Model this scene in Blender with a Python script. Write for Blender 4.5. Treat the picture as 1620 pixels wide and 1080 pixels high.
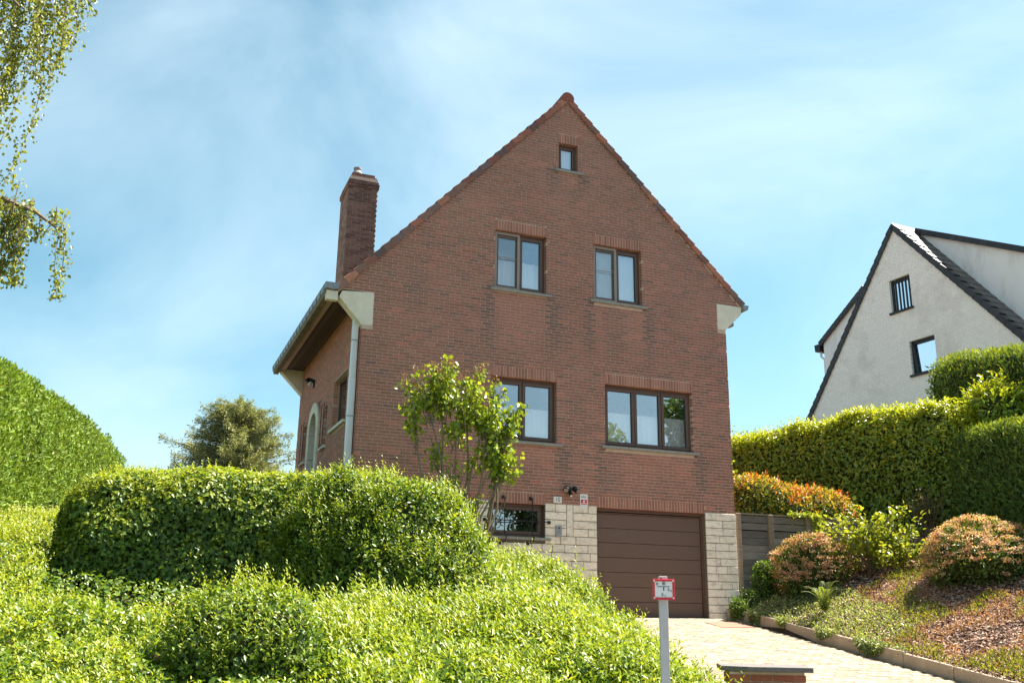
import bpy, math, random
import numpy as np
from mathutils import Matrix, Vector
for o in list(bpy.data.objects): bpy.data.objects.remove(o)
S = bpy.context.scene
COL = S.collection
R = math.radians
rng = np.random.default_rng(7)
random.seed(7)

# ------------------------------------------------------------------ camera
CAM = np.array([-3.623, -17.186, 0.11])
yaw, pitch, roll = R(21.3), R(15.8), R(0.85)
fw = np.array([math.sin(yaw)*math.cos(pitch), math.cos(yaw)*math.cos(pitch), math.sin(pitch)])
rt = np.array([math.cos(yaw), -math.sin(yaw), 0.]); upv = np.cross(rt, fw)
r2 = rt*math.cos(roll)+upv*math.sin(roll); u2 = -rt*math.sin(roll)+upv*math.cos(roll)
cd = bpy.data.cameras.new('camera'); cam = bpy.data.objects.new('camera', cd); COL.objects.link(cam)
cd.sensor_width = 36; cd.lens = 36*1500/1620; cd.clip_end = 3000; cd.clip_start = 0.05
cam.matrix_world = Matrix([[r2[0], u2[0], -fw[0], CAM[0]], [r2[1], u2[1], -fw[1], CAM[1]], [r2[2], u2[2], -fw[2], CAM[2]], [0, 0, 0, 1]])
S.camera = cam

# ------------------------------------------------------------------ sky, sun, exposure
SUN_EL, SUN_AZ = R(56), R(2)          # azimuth measured from +X towards +Y
sun_dir = Vector((math.cos(SUN_EL)*math.cos(SUN_AZ), math.cos(SUN_EL)*math.sin(SUN_AZ), math.sin(SUN_EL)))
w = bpy.data.worlds.new('World'); S.world = w; w.use_nodes = True
nt = w.node_tree; nt.nodes.clear()
def N(nt, t, **k):
    n = nt.nodes.new(t)
    for a, v in k.items(): setattr(n, a, v)
    return n
out = N(nt, 'ShaderNodeOutputWorld'); bg = N(nt, 'ShaderNodeBackground')
sky = N(nt, 'ShaderNodeTexSky', sky_type='NISHITA', sun_disc=False, sun_elevation=SUN_EL, sun_rotation=math.pi/2-SUN_AZ,
        altitude=100, air_density=1.0, dust_density=0.7, ozone_density=1.5)
tc = N(nt, 'ShaderNodeTexCoord'); mp = N(nt, 'ShaderNodeMapping'); mp.inputs['Scale'].default_value = (1.2, 1.2, 1.9)
mp.inputs['Rotation'].default_value = (0.25, 0.35, 0.6); mp.inputs['Location'].default_value = (3.1, 1.7, 0.4)
nz = N(nt, 'ShaderNodeTexNoise'); nz.inputs['Scale'].default_value = 1.9; nz.inputs['Detail'].default_value = 7; nz.inputs['Roughness'].default_value = 0.52; nz.inputs['Distortion'].default_value = 0.5
rp = N(nt, 'ShaderNodeValToRGB'); rp.color_ramp.elements[0].position = 0.40; rp.color_ramp.elements[1].position = 0.84
rp.color_ramp.elements[0].color = (0, 0, 0, 1); rp.color_ramp.elements[1].color = (0.62, 0.62, 0.62, 1)
mx = N(nt, 'ShaderNodeMixRGB'); mx.inputs[2].default_value = (5.9, 6.9, 7.4, 1)
hs = N(nt, 'ShaderNodeHueSaturation'); hs.inputs['Hue'].default_value = 0.464; hs.inputs['Saturation'].default_value = 1.06; hs.inputs['Value'].default_value = 0.88
L = nt.links.new
L(tc.outputs['Generated'], mp.inputs['Vector']); L(mp.outputs['Vector'], nz.inputs['Vector']); L(nz.outputs['Fac'], rp.inputs['Fac'])
L(sky.outputs['Color'], hs.inputs['Color']); L(hs.outputs['Color'], mx.inputs[1]); L(rp.outputs['Color'], mx.inputs[0])
L(mx.outputs['Color'], bg.inputs['Color']); bg.inputs['Strength'].default_value = 0.058; L(bg.outputs[0], out.inputs[0])
sl = bpy.data.lights.new('sun', 'SUN'); sl.energy = 4.8; sl.angle = R(0.5); sl.color = (1.0, 0.93, 0.82)
so = bpy.data.objects.new('sun', sl); COL.objects.link(so); so.rotation_euler = sun_dir.to_track_quat('Z', 'Y').to_euler()
S.view_settings.view_transform = 'Standard'; S.view_settings.look = 'None'; S.view_settings.gamma = 1; S.view_settings.exposure = 1.88
S.render.engine = 'CYCLES'
S.cycles.max_bounces = 8; S.cycles.transparent_max_bounces = 16

# ------------------------------------------------------------------ helpers
def vnoise(P, f=1.0, seed=0):
    P = np.asarray(P, float)*f; i = np.floor(P).astype(np.int64); t = P-i; t = t*t*(3-2*t)
    def h(a):
        n = a[..., 0]*374761393+a[..., 1]*668265263+a[..., 2]*2147483647+seed*974711
        n = (n ^ (n >> 13))*1274126177; n = n & 0x7fffffff; n = (n ^ (n >> 16)) & 0xffff
        return n/65535.0
    r = 0
    for dx in (0, 1):
        for dy in (0, 1):
            for dz in (0, 1):
                wgt = (t[..., 0] if dx else 1-t[..., 0])*(t[..., 1] if dy else 1-t[..., 1])*(t[..., 2] if dz else 1-t[..., 2])
                r = r+wgt*h(i+np.array([dx, dy, dz]))
    return r
def fbm(P, f=1.0, seed=0, o=3):
    return sum(vnoise(P, f*2**k, seed+k)*0.5**k for k in range(o))/sum(0.5**k for k in range(o))
def nmesh(name, V, Fs, col=None, smooth=False):
    V = np.asarray(V, np.float32); me = bpy.data.meshes.new(name)
    Fs = [np.asarray(f, np.int32) for f in (Fs if isinstance(Fs, list) else [Fs]) if len(f)]
    me.vertices.add(len(V)); me.vertices.foreach_set('co', V.ravel())
    nl = sum(f.size for f in Fs); npol = sum(len(f) for f in Fs)
    me.loops.add(nl); me.loops.foreach_set('vertex_index', np.concatenate([f.ravel() for f in Fs]))
    tot = np.concatenate([np.full(len(f), f.shape[1], np.int32) for f in Fs]); st = np.concatenate([[0], np.cumsum(tot)[:-1]]).astype(np.int32)
    me.polygons.add(npol); me.polygons.foreach_set('loop_start', st)
    if smooth: me.polygons.foreach_set('use_smooth', np.ones(npol, bool))
    me.update(calc_edges=True)
    if col is not None:
        a = me.color_attributes.new('col', 'FLOAT_COLOR', 'POINT'); c = np.ones((len(V), 4), np.float32); c[:, :3] = col
        a.data.foreach_set('color', c.ravel())
    return me
def obj(name, me, mat, parent=None, kind=None, loc=None, rot=None):
    o = bpy.data.objects.new(name, me); COL.objects.link(o)
    if me is not None and mat is not None and len(me.materials) == 0: me.materials.append(mat)
    if parent: o.parent = parent
    if kind: o['kind'] = kind
    if loc is not None: o.location = loc
    if rot is not None: o.rotation_euler = rot
    return o
def tag(o, label, cat, group=None):
    o['label'] = label; o['category'] = cat
    if group: o['group'] = group
    return o
def thing(name, label, cat, loc=(0, 0, 0), group=None, rot=(0, 0, 0)):
    o = bpy.data.objects.new(name, None); COL.objects.link(o); o.location = loc; o.rotation_euler = rot; o.empty_display_size = .1
    return tag(o, label, cat, group)
class MB:
    """collects polygons of any size with a colour each"""
    def __init__(s): s.V = []; s.F = []; s.C = []
    def poly8(s, p, c=(1, 1, 1)):     # 8 corner points: bottom ring 0-3, top ring 4-7
        b = len(s.V); s.V += [tuple(q) for q in p]; s.C += [c]*8
        s.F += [(b+3, b+2, b+1, b), (b+4, b+5, b+6, b+7), (b, b+1, b+5, b+4), (b+1, b+2, b+6, b+5), (b+2, b+3, b+7, b+6), (b+3, b, b+4, b+7)]; return s
    def box(s, x0, x1, y0, y1, z0, z1, c=(1, 1, 1)):
        return s.poly8([(x0, y0, z0), (x1, y0, z0), (x1, y1, z0), (x0, y1, z0), (x0, y0, z1), (x1, y0, z1), (x1, y1, z1), (x0, y1, z1)], c)
    def quad(s, p, c=(1, 1, 1)):
        b = len(s.V); s.V += [tuple(q) for q in p]; s.C += [c]*len(p); s.F.append(tuple(range(b, b+len(p)))); return s
    def prism(s, pts, a, b2, fn, c=(1, 1, 1)):   # 2d polygon extruded between a and b2; fn(u,v,d)->xyz
        n = len(pts); b = len(s.V)
        s.V += [fn(u, v, a) for u, v in pts]+[fn(u, v, b2) for u, v in pts]; s.C += [c]*(2*n)
        s.F += [tuple(range(b, b+n)), tuple(range(b+2*n-1, b+n-1, -1))]+[(b+i, b+n+i, b+n+(i+1) % n, b+(i+1) % n) for i in range(n)]; return s
    def tube(s, pts, rad, n=8, c=(1, 1, 1), cap=True):
        pts = [np.array(p, float) for p in pts]; rad = rad if hasattr(rad, '__len__') else [rad]*len(pts); b = len(s.V)
        ref = None
        for i, p in enumerate(pts):
            t = pts[min(i+1, len(pts)-1)]-pts[max(i-1, 0)]; t /= (np.linalg.norm(t)+1e-9)
            if ref is None or abs(ref@t) > .95: ref = np.array([0, 0, 1.]) if abs(t[2]) < .9 else np.array([1., 0, 0])
            e1 = np.cross(t, ref); e1 /= np.linalg.norm(e1); e2 = np.cross(t, e1)
            for k in range(n):
                a = 2*math.pi*k/n; s.V.append(tuple(p+rad[i]*(math.cos(a)*e1+math.sin(a)*e2))); s.C.append(c)
        for i in range(len(pts)-1):
            for k in range(n): s.F.append((b+i*n+k, b+i*n+(k+1) % n, b+(i+1)*n+(k+1) % n, b+(i+1)*n+k))
        if cap: s.F += [tuple(b+k for k in range(n)), tuple(b+(len(pts)-1)*n+k for k in range(n-1, -1, -1))]
        return s
    def mesh(s, name, smooth=False):
        me = bpy.data.meshes.new(name); me.from_pydata(s.V, [], s.F); me.update()
        if smooth: me.polygons.foreach_set('use_smooth', [True]*len(me.polygons))
        a = me.color_attributes.new('col', 'FLOAT_COLOR', 'POINT'); c = np.ones((len(s.V), 4), np.float32); c[:, :3] = np.array(s.C, np.float32).reshape(-1, 3)
        a.data.foreach_set('color', c.ravel()); return me
    def build(s, name, mat, parent=None, kind=None, smooth=False): return obj(name, s.mesh(name, smooth), mat, parent, kind)
def bevel(o, wd, seg=2):
    m = o.modifiers.new('bevel', 'BEVEL'); m.width = wd; m.segments = seg; m.limit_method = 'ANGLE'; return o
def text(name, body, size, mat, parent, loc, rot, align='CENTER', sx=1, thick=.001):
    cu = bpy.data.curves.new(name, 'FONT'); cu.body = body; cu.size = size; cu.align_x = align; cu.align_y = 'CENTER'; cu.extrude = thick
    t = bpy.data.objects.new(name, cu); COL.objects.link(t); bpy.context.view_layer.update()
    me = bpy.data.meshes.new_from_object(t.evaluated_get(bpy.context.evaluated_depsgraph_get())); bpy.data.objects.remove(t)
    me.materials.clear(); o = obj(name, me, mat, parent); o.location = loc; o.rotation_euler = rot; o.scale = (sx, 1, 1); return o

# ------------------------------------------------------------------ materials
def mat(name, color=(.5, .5, .5), rough=.7, attr=False, noise=0.0, nscale=8, bump=0.0, bscale=40, metal=0, spec=.3, dark=None, dscale=1.5, damt=0, stretch=None):
    m = bpy.data.materials.new(name); m.use_nodes = True; t = m.node_tree; b = t.nodes['Principled BSDF']; l = t.links.new
    b.inputs['Roughness'].default_value = rough; b.inputs['Metallic'].default_value = metal; b.inputs['Specular IOR Level'].default_value = spec
    if attr:
        a = N(t, 'ShaderNodeAttribute', attribute_name='col'); src = a.outputs['Color']
    else:
        a = N(t, 'ShaderNodeRGB'); a.outputs[0].default_value = (*color, 1); src = a.outputs[0]
    co = N(t, 'ShaderNodeTexCoord'); gp = N(t, 'ShaderNodeNewGeometry'); vec = gp.outputs['Position']
    if stretch:
        mp = N(t, 'ShaderNodeMapping'); mp.inputs['Scale'].default_value = stretch; l(vec, mp.inputs[0]); vec = mp.outputs[0]
    if noise:
        n = N(t, 'ShaderNodeTexNoise'); n.inputs['Scale'].default_value = nscale; n.inputs['Detail'].default_value = 6; l(vec, n.inputs['Vector'])
        r = N(t, 'ShaderNodeMapRange'); r.inputs[1].default_value = .25; r.inputs[2].default_value = .75; r.inputs[3].default_value = 1-noise; r.inputs[4].default_value = 1+noise; l(n.outputs['Fac'], r.inputs[0])
        mu = N(t, 'ShaderNodeVectorMath', operation='SCALE'); l(src, mu.inputs[0]); l(r.outputs[0], mu.inputs['Scale']); src = mu.outputs[0]
    if dark is not None:
        n = N(t, 'ShaderNodeTexNoise'); n.inputs['Scale'].default_value = dscale; n.inputs['Detail'].default_value = 8; n.inputs['Roughness'].default_value = .65; l(vec, n.inputs['Vector'])
        r = N(t, 'ShaderNodeMapRange'); r.inputs[1].default_value = .5; r.inputs[2].default_value = .72; r.inputs[3].default_value = 0; r.inputs[4].default_value = damt; l(n.outputs['Fac'], r.inputs[0])
        x = N(t, 'ShaderNodeMixRGB'); x.inputs[2].default_value = (*dark, 1); l(r.outputs[0], x.inputs[0]); l(src, x.inputs[1]); src = x.outputs[0]
    l(src, b.inputs['Base Color'])
    if bump:
        n = N(t, 'ShaderNodeTexNoise'); n.inputs['Scale'].default_value = bscale; n.inputs['Detail'].default_value = 5; l(vec, n.inputs['Vector'])
        bp = N(t, 'ShaderNodeBump'); bp.inputs['Strength'].default_value = bump; bp.inputs['Distance'].default_value = .02; l(n.outputs['Fac'], bp.inputs['Height']); l(bp.outputs[0], b.inputs['Normal'])
    return m
def leafmat(name, trans=.42, rough=.40, spec=.42, tg=(1.25, 1.15, .45)):
    m = bpy.data.materials.new(name); m.use_nodes = True; t = m.node_tree; b = t.nodes['Principled BSDF']; l = t.links.new; o = t.nodes['Material Output']
    a = N(t, 'ShaderNodeAttribute', attribute_name='col'); l(a.outputs['Color'], b.inputs['Base Color']); b.inputs['Roughness'].default_value = rough; b.inputs['Specular IOR Level'].default_value = spec
    tr = N(t, 'ShaderNodeBsdfTranslucent'); mu = N(t, 'ShaderNodeMixRGB', blend_type='MULTIPLY'); mu.inputs[0].default_value = 1; mu.inputs[2].default_value = (*tg, 1)
    l(a.outputs['Color'], mu.inputs[1]); l(mu.outputs[0], tr.inputs[0]); ms = N(t, 'ShaderNodeMixShader'); ms.inputs[0].default_value = trans
    l(b.outputs[0], ms.inputs[1]); l(tr.outputs[0], ms.inputs[2]); l(ms.outputs[0], o.inputs[0]); return m
M = {}
M['brick'] = mat('brick', attr=True, rough=.85, noise=.16, nscale=22, bump=.35, bscale=70, spec=.15)
M['mortar'] = mat('mortar', (.57, .44, .35), rough=.95, noise=.15, nscale=6, bump=.3, spec=.1)
M['stone'] = mat('stone', attr=True, rough=.9, noise=.12, nscale=14, bump=.5, bscale=30, spec=.15, dark=(.16, .15, .14), dscale=3.6, damt=.5, stretch=(1.6, 1.6, 3))
M['stonejoint'] = mat('stone_joint', (.17, .14, .11), rough=.95)
M['concrete'] = mat('pale_concrete', (.74, .68, .56), rough=.85, noise=.08, nscale=7, bump=.15, dark=(.42, .38, .32), dscale=2.5, damt=.4)
M['sill'] = mat('sill_stone', (.30, .28, .25), rough=.85, noise=.2, nscale=14, bump=.2)
M['brown'] = mat('brown_window_frame', (.115, .064, .047), rough=.38, noise=.08, spec=.4)
M['door'] = mat('brown_garage_panel', (.145, .088, .067), rough=.5, noise=.05, nscale=5, bump=.12, bscale=120, spec=.35, stretch=(1, 1, 6))
M['taupe'] = mat('taupe_screen_frame', (.30, .245, .21), rough=.5)
M['zinc'] = mat('zinc', (.24, .26, .28), rough=.5, metal=.25, noise=.12, nscale=6)
M['pipe'] = mat('grey_downpipe', (.76, .79, .84), rough=.35, noise=.05, spec=.5)
M['tile'] = mat('roof_tile', attr=True, rough=.7, noise=.18, nscale=18, bump=.15)
M['slate'] = mat('dark_roof_tile', attr=True, rough=.5, noise=.12, nscale=14, spec=.45)
M['soffit'] = mat('soffit_board', attr=True, rough=.7, noise=.2, nscale=5, stretch=(12, 1.2, 12), bump=.2)
M['wood'] = mat('weathered_wood', attr=True, rough=.9, noise=.35, nscale=3.5, stretch=(1.2, 8, 22), bump=.35, bscale=12)
M['iron'] = mat('black_iron', (.012, .012, .014), rough=.5, spec=.4)
M['black'] = mat('black_plastic', (.015, .016, .018), rough=.4)
M['white'] = mat('white_plate', (.75, .74, .72), rough=.4)
M['red'] = mat('red_enamel', (.62, .035, .055), rough=.35)
M['ink'] = mat('black_ink', (.03, .03, .03), rough=.6)
M['greyink'] = mat('grey_ink', (.25, .25, .27), rough=.6)
M['galv'] = mat('galvanised_post', (.50, .48, .48), rough=.55, metal=.15, noise=.08, nscale=10)
M['steel'] = mat('steel_box', (.32, .32, .32), rough=.4, metal=.5)
M['whitebrick'] = mat('white_painted_brick', attr=True, rough=.8, noise=.05, nscale=6, bump=.2, dark=(.55, .53, .49), dscale=.6, damt=.7)
M['whitemortar'] = mat('white_painted_joint', (.72, .70, .66), rough=.9)
M['render'] = mat('white_render', (.86, .85, .83), rough=.85, noise=.05, nscale=2, dark=(.34, .33, .30), dscale=1.1, damt=.55, stretch=(1, 1, .35))
M['antr'] = mat('anthracite_frame', (.022, .025, .03), rough=.4)
M['paver'] = mat('concrete_paver', attr=True, rough=.9, noise=.15, nscale=9, bump=.3, bscale=50, spec=.15)
M['kerb'] = mat('kerb_concrete', (.42, .33, .24), rough=.92, noise=.2, nscale=6, bump=.3, dark=(.14, .11, .08), dscale=3, damt=.5)
M['copestone'] = mat('bluestone_cap', (.16, .145, .14), rough=.8, noise=.25, nscale=30, bump=.2)
M['bark'] = mat('bark', (.20, .155, .11), rough=.9, noise=.3, nscale=20, bump=.5, bscale=60)
M['birchbark'] = mat('birch_bark', (.55, .52, .47), rough=.8, dark=(.05, .045, .04), dscale=5, damt=.9)
M['core'] = mat('hedge_dark_core', (.045, .052, .02), rough=1, noise=.5, nscale=20, spec=.05)
M['dirt'] = mat('soil', (.085, .055, .038), rough=1, noise=.3, nscale=3, bump=.4, bscale=20, spec=.05, dark=(.04, .055, .02), dscale=.6, damt=.6)
M['mulch'] = mat('bark_mulch', attr=True, rough=.95, noise=.2, nscale=30, spec=.1)
M['asphalt'] = mat('asphalt', (.05, .05, .052), rough=.9, noise=.2, nscale=30, bump=.2, bscale=120)
M['slab'] = mat('pavement_slab', (.26, .25, .23), rough=.9, noise=.15, nscale=5, bump=.2)
M['leaf'] = leafmat('leaf')
M['glossleaf'] = leafmat('glossy_leaf', .40, .30, .5)
M['needle'] = leafmat('needle_spray', .25, .6, .2)
M['room'] = mat('dark_room', (.10, .09, .08), rough=.9)
M['doorwood'] = mat('dark_front_door', (.035, .028, .03), rough=.45)
def glass():
    m = bpy.data.materials.new('window_glass'); m.use_nodes = True; t = m.node_tree; t.nodes.clear(); l = t.links.new
    o = N(t, 'ShaderNodeOutputMaterial'); tr = N(t, 'ShaderNodeBsdfTransparent'); tr.inputs[0].default_value = (1, 1, 1, 1)
    g = N(t, 'ShaderNodeBsdfGlossy'); g.inputs['Roughness'].default_value = .0; g.inputs[0].default_value = (.9, .95, 1, 1)
    lw = N(t, 'ShaderNodeLayerWeight'); lw.inputs[0].default_value = .35; mr = N(t, 'ShaderNodeMapRange'); mr.inputs[3].default_value = .20; mr.inputs[4].default_value = .95
    n = N(t, 'ShaderNodeTexNoise'); n.inputs['Scale'].default_value = 1.6; gp = N(t, 'ShaderNodeNewGeometry'); l(gp.outputs['Position'], n.inputs['Vector'])
    bp = N(t, 'ShaderNodeBump'); bp.inputs['Strength'].default_value = .02; bp.inputs['Distance'].default_value = .05; l(n.outputs['Fac'], bp.inputs['Height']); l(bp.outputs[0], g.inputs['Normal'])
    ms = N(t, 'ShaderNodeMixShader'); l(lw.outputs['Fresnel'], mr.inputs[0]); l(mr.outputs[0], ms.inputs[0]); l(tr.outputs[0], ms.inputs[1]); l(g.outputs[0], ms.inputs[2]); l(ms.outputs[0], o.inputs[0]); return m
M['glass'] = glass()
def lace(name, dens, col=(.8, .82, .84), vs=55, var=.3):
    m = bpy.data.materials.new(name); m.use_nodes = True; t = m.node_tree; t.nodes.clear(); l = t.links.new
    o = N(t, 'ShaderNodeOutputMaterial'); tr = N(t, 'ShaderNodeBsdfTransparent'); d = N(t, 'ShaderNodeBsdfDiffuse'); d.inputs[0].default_value = (*col, 1)
    gp = N(t, 'ShaderNodeNewGeometry'); v = N(t, 'ShaderNodeTexVoronoi'); v.inputs['Scale'].default_value = vs; l(gp.outputs['Position'], v.inputs['Vector'])
    r = N(t, 'ShaderNodeMapRange'); r.inputs[1].default_value = .25; r.inputs[2].default_value = .6; r.inputs[3].default_value = dens; r.inputs[4].default_value = min(1, dens+var); l(v.outputs['Distance'], r.inputs[0])
    ms = N(t, 'ShaderNodeMixShader'); l(r.outputs[0], ms.inputs[0]); l(tr.outputs[0], ms.inputs[1]); l(d.outputs[0], ms.inputs[2]); l(ms.outputs[0], o.inputs[0]); return m
M['lace'] = lace('lace_curtain', .9, (.96, .96, .95), 55, .1); M['sheer'] = lace('sheer_curtain', .96, (.95, .96, .96), 80, .04); M['screen'] = lace('insect_screen', .16, (.35, .35, .35), 300, .05)

# ------------------------------------------------------------------ terrain
def interp(x, xs, ys): return np.interp(x, xs, ys)
def sstep(a, b, x): t = np.clip((x-a)/(b-a), 0, 1); return t*t*(3-2*t)
def drive_z(y): return interp(y, [-11.2, -10.2, 0, 1], [-1.5, -1.43, 0, 0])
def edge_left(y): return interp(y, [-12, -4, -1, 0], [2.75, 2.75, 4.3, 4.75])
def ground(x, y):
    x = np.asarray(x, float); y = np.asarray(y, float)
    zd = drive_z(y)
    lb = interp(y, [-11.9, -11.2, -10.2, -8, -4.7, -2, 0, 4, 30, 400], [-1.5, -1.3, -.80, -.30, .38, .92, 1.12, 1.5, 3.0, 3.2])
    lb = lb-.58*np.exp(-((y+6.6)/.75)**2)*sstep(-4.9, -3.9, x)*sstep(-.6, -1.6, x)  # hollow added so the shrub beside it throws shade here
    e = edge_left(y)
    z = zd+(np.maximum(lb, zd)-zd)*sstep(e-.1, e-2.3, x)
    rb = .16+drive_z(y)+.36*(np.clip(x, 8.0, 12.9)-8.05)+.06*np.clip(x-12.9, 0, 30)
    back = 1.95+.05*np.clip(x-8, 0, 60)+0*y
    rb = np.where(y > .25, np.maximum(rb, back-.6*np.clip(.9-(y-.25), 0, .9)), rb)
    rb = rb*1.0+(-1.5-rb)*sstep(-10.5, -11.4, y)
    z = np.where(x > 8.02, rb, z)
    z = np.where(y < -11.9, -1.5, z)
    return z
gx = np.unique(np.concatenate([[-900, -400, -200, -100, -60, -40, -30, -24, -18, -14, -12], np.arange(-10, 15, .3), [8.0, 8.03, 16, 18, 22, 28, 35, 50, 80, 150, 300, 900]]))
gy = np.unique(np.concatenate([[-900, -400, -200, -100, -60, -40, -30, -22, -18, -14], np.arange(-12.2, 8, .3), [.2, .27, 9, 11, 14, 18, 24, 30, 40, 60, 100, 200, 400, 900]]))
GX, GY = np.meshgrid(gx, gy); GZ = ground(GX, GY)-.012
V = np.stack([GX, GY, GZ], -1).reshape(-1, 3); nx, ny = len(gx), len(gy)
ii = (np.arange(ny-1)[:, None]*nx+np.arange(nx-1)[None]).ravel(); Fq = np.stack([ii, ii+1, ii+nx+1, ii+nx], -1)
obj('ground', nmesh('ground', V, Fq), M['dirt'], kind='structure')
MB().box(-300, 300, -21.0, -13.7, -1.7, -1.488).build('road', M['asphalt'], kind='structure')
MB().box(-300, 300, -13.7, -12.0, -1.7, -1.40).build('pavement', M['slab'], kind='structure')
MB().box(-300, 300, -23.0, -21.0, -1.7, -1.40).build('pavement', M['slab'], kind='structure')

# driveway with pavers, one by one near the lens, the rest joined
drive = MB(); ys = np.arange(-12, 0.01, .5)
for a, b in zip(ys[:-1], ys[1:]):
    za, zb = float(drive_z(a))-.004, float(drive_z(b))-.004; ea, eb = float(edge_left(a))-.05, float(edge_left(b))-.05
    drive.quad([(ea, a, za), (8.0, a, za), (8.0, b, zb), (eb, b, zb)])
drv = drive.build('driveway', mat('joint_sand', (.16, .12, .085), rough=1), kind='structure')
pv = []
for j, y in enumerate(np.arange(-11.6, -.02, .105)):
    off = .1*(j % 2)
    for x in np.arange(2.7+off, 7.9, .205):
        if x < float(edge_left(y+.05))+.02 or x+.2 > 7.99 or y+.1 > -.03: continue
        pv.append((x, y))
def paver_mb(mb, x, y, c):
    za, zb = float(drive_z(y)), float(drive_z(y+.1)); h = .006+random.random()*.006; t = (random.random()-.5)*.003
    mb.poly8([(x, y, za-.02), (x+.198, y, za-.02), (x+.198, y+.098, zb-.02), (x, y+.098, zb-.02), (x+.002, y+.002, za+h), (x+.196, y+.002, za+h+t), (x+.196, y+.096, zb+h+t), (x+.002, y+.096, zb+h)], c)
def pav_col():
    k = random.random(); c = np.array([.41, .315, .225])*(1-k*.4); g = random.random()*.25
    c = c*(1-g)+np.array([.34, .28, .22])*g; return tuple(c)
# those that show largest and unhidden: in view beside the pillar
def pscore(p):
    x, y = p; d = np.array([x, y, float(drive_z(y))])-CAM; z = d@fw; px = 810+1500*(d@r2)/z; py = 540-1500*(d@u2)/z
    vis = px > 1110 and py < 1050 and x > 3.6
    return (0 if vis else 1e3)+np.linalg.norm(d)
pv.sort(key=pscore)
rest = MB()
for i, (x, y) in enumerate(pv):
    if i < 300: m = MB(); paver_mb(m, x, y, pav_col()); m.build('paver', M['paver'], drv)
    else: paver_mb(rest, x, y, pav_col())
rest.build('pavers', M['paver'], drv, kind='stuff')
mh = MB().box(7.0, 7.75, -1.15, -.55, -.2, -.02, (.32, .15, .10)); mhm = mh.mesh('inspection_cover')
for v in mhm.vertices: v.co.z = float(drive_z(v.co.y))+(.018 if v.co.z > -.1 else -.05)
tag(obj('inspection_cover', mhm, M['tile']), 'reddish square inspection cover in the paving before the garage', 'cover')

# kerb stones between driveway and bank
kl = [(7.86, -.05), (8.0, -.7), (8.02, -1.7), (8.0, -2.7), (8.0, -3.7), (8.0, -4.7), (8.0, -5.7), (8.0, -6.7), (8.0, -7.7), (8.0, -8.7), (8.0, -9.7), (8.0, -10.7)]
kerb = thing('kerb', 'low tan concrete kerb edging the paved driveway below the planted bank', 'kerb', (8, -5, 0))
for (xa, ya), (xb, yb) in zip(kl[:-1], kl[1:]):
    za, zb = float(drive_z(ya)), float(drive_z(yb)); g = .004
    d = np.array([xb-xa, yb-ya]); d /= np.linalg.norm(d); n = np.array([-d[1], d[0]])*-.09; n = n if n[0] > 0 else -n
    p = [(xa+d[0]*g, ya+d[1]*g), (xb-d[0]*g, yb-d[1]*g)]; h = .19+random.random()*.03
    m = MB().poly8([(p[0][0], p[0][1], za-.2), (p[1][0], p[1][1], zb-.2), (p[1][0]+n[0], p[1][1]+n[1], zb-.2), (p[0][0]+n[0], p[0][1]+n[1], za-.2), (p[0][0], p[0][1], za+h), (p[1][0], p[1][1], zb+h), (p[1][0]+n[0], p[1][1]+n[1], zb+h), (p[0][0]+n[0], p[0][1]+n[1], za+h)])
    o = m.build('kerb_stone', M['kerb'], kerb); o.matrix_parent_inverse = Matrix.Translation((-8, 5, 0)); bevel(o, .012)

# ------------------------------------------------------------------ brick wall generator
BL, BH, JT = .217, .062, .0105
def brick_col(u, z, base=None, stains=()):
    r = random.random(); q = random.random()
    a = np.array([.37, .162, .124]); b = np.array([.29, .147, .115]); c = np.array([.44, .17, .125])
    col = a*(1-q)+b*q if r < .85 else (c if r < .93 else np.array([.23, .135, .11]))
    col = col*(.88+.24*random.random())
    h = min(max((z-4.5)/5.5, 0), 1); br = np.array([.335, .18, .132]); col = col*(1-.45*h)+br*(.9+.2*random.random())*.45*h
    col = col*(.86+.28*float(fbm(np.array([u, 0, z*1.4]), .9, 19, 3)))
    for (x0, x1, z0, z1, k, cc) in stains:
        if x0-.05 < u < x1+.05 and z0 < z < z1:
            f = k*min(1, (z-z0)/(z1-z0)*1.6+.1)*(.6+.5*random.random()); col = col*(1-f)+np.array(cc)*f
    g_ = col.mean(); return tuple(np.clip(col*.88+.12*np.array([.33, .16, .125]), .02, 1))
def wall_cells(lo, hi, topf, z0, holes):
    """split wall into convex cells around openings. topf(u)->z piecewise linear with breakpoints list"""
    bps, tf = topf; us = sorted(set([lo, hi]+[b for b in bps if lo < b < hi]+[h[0] for h in holes]+[h[1] for h in holes]))
    cells = []
    for a, b in zip(us[:-1], us[1:]):
        hs = sorted([h for h in holes if h[0] < b-1e-6 and h[1] > a+1e-6], key=lambda h: h[2]); z = z0
        for h in hs:
            if h[2] > z: cells.append([(a, z), (b, z), (b, h[2]), (a, h[2])])
            z = h[3]
        cells.append([(a, z), (b, z), (b, tf(b)), (a, tf(a))])
    return cells
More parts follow.
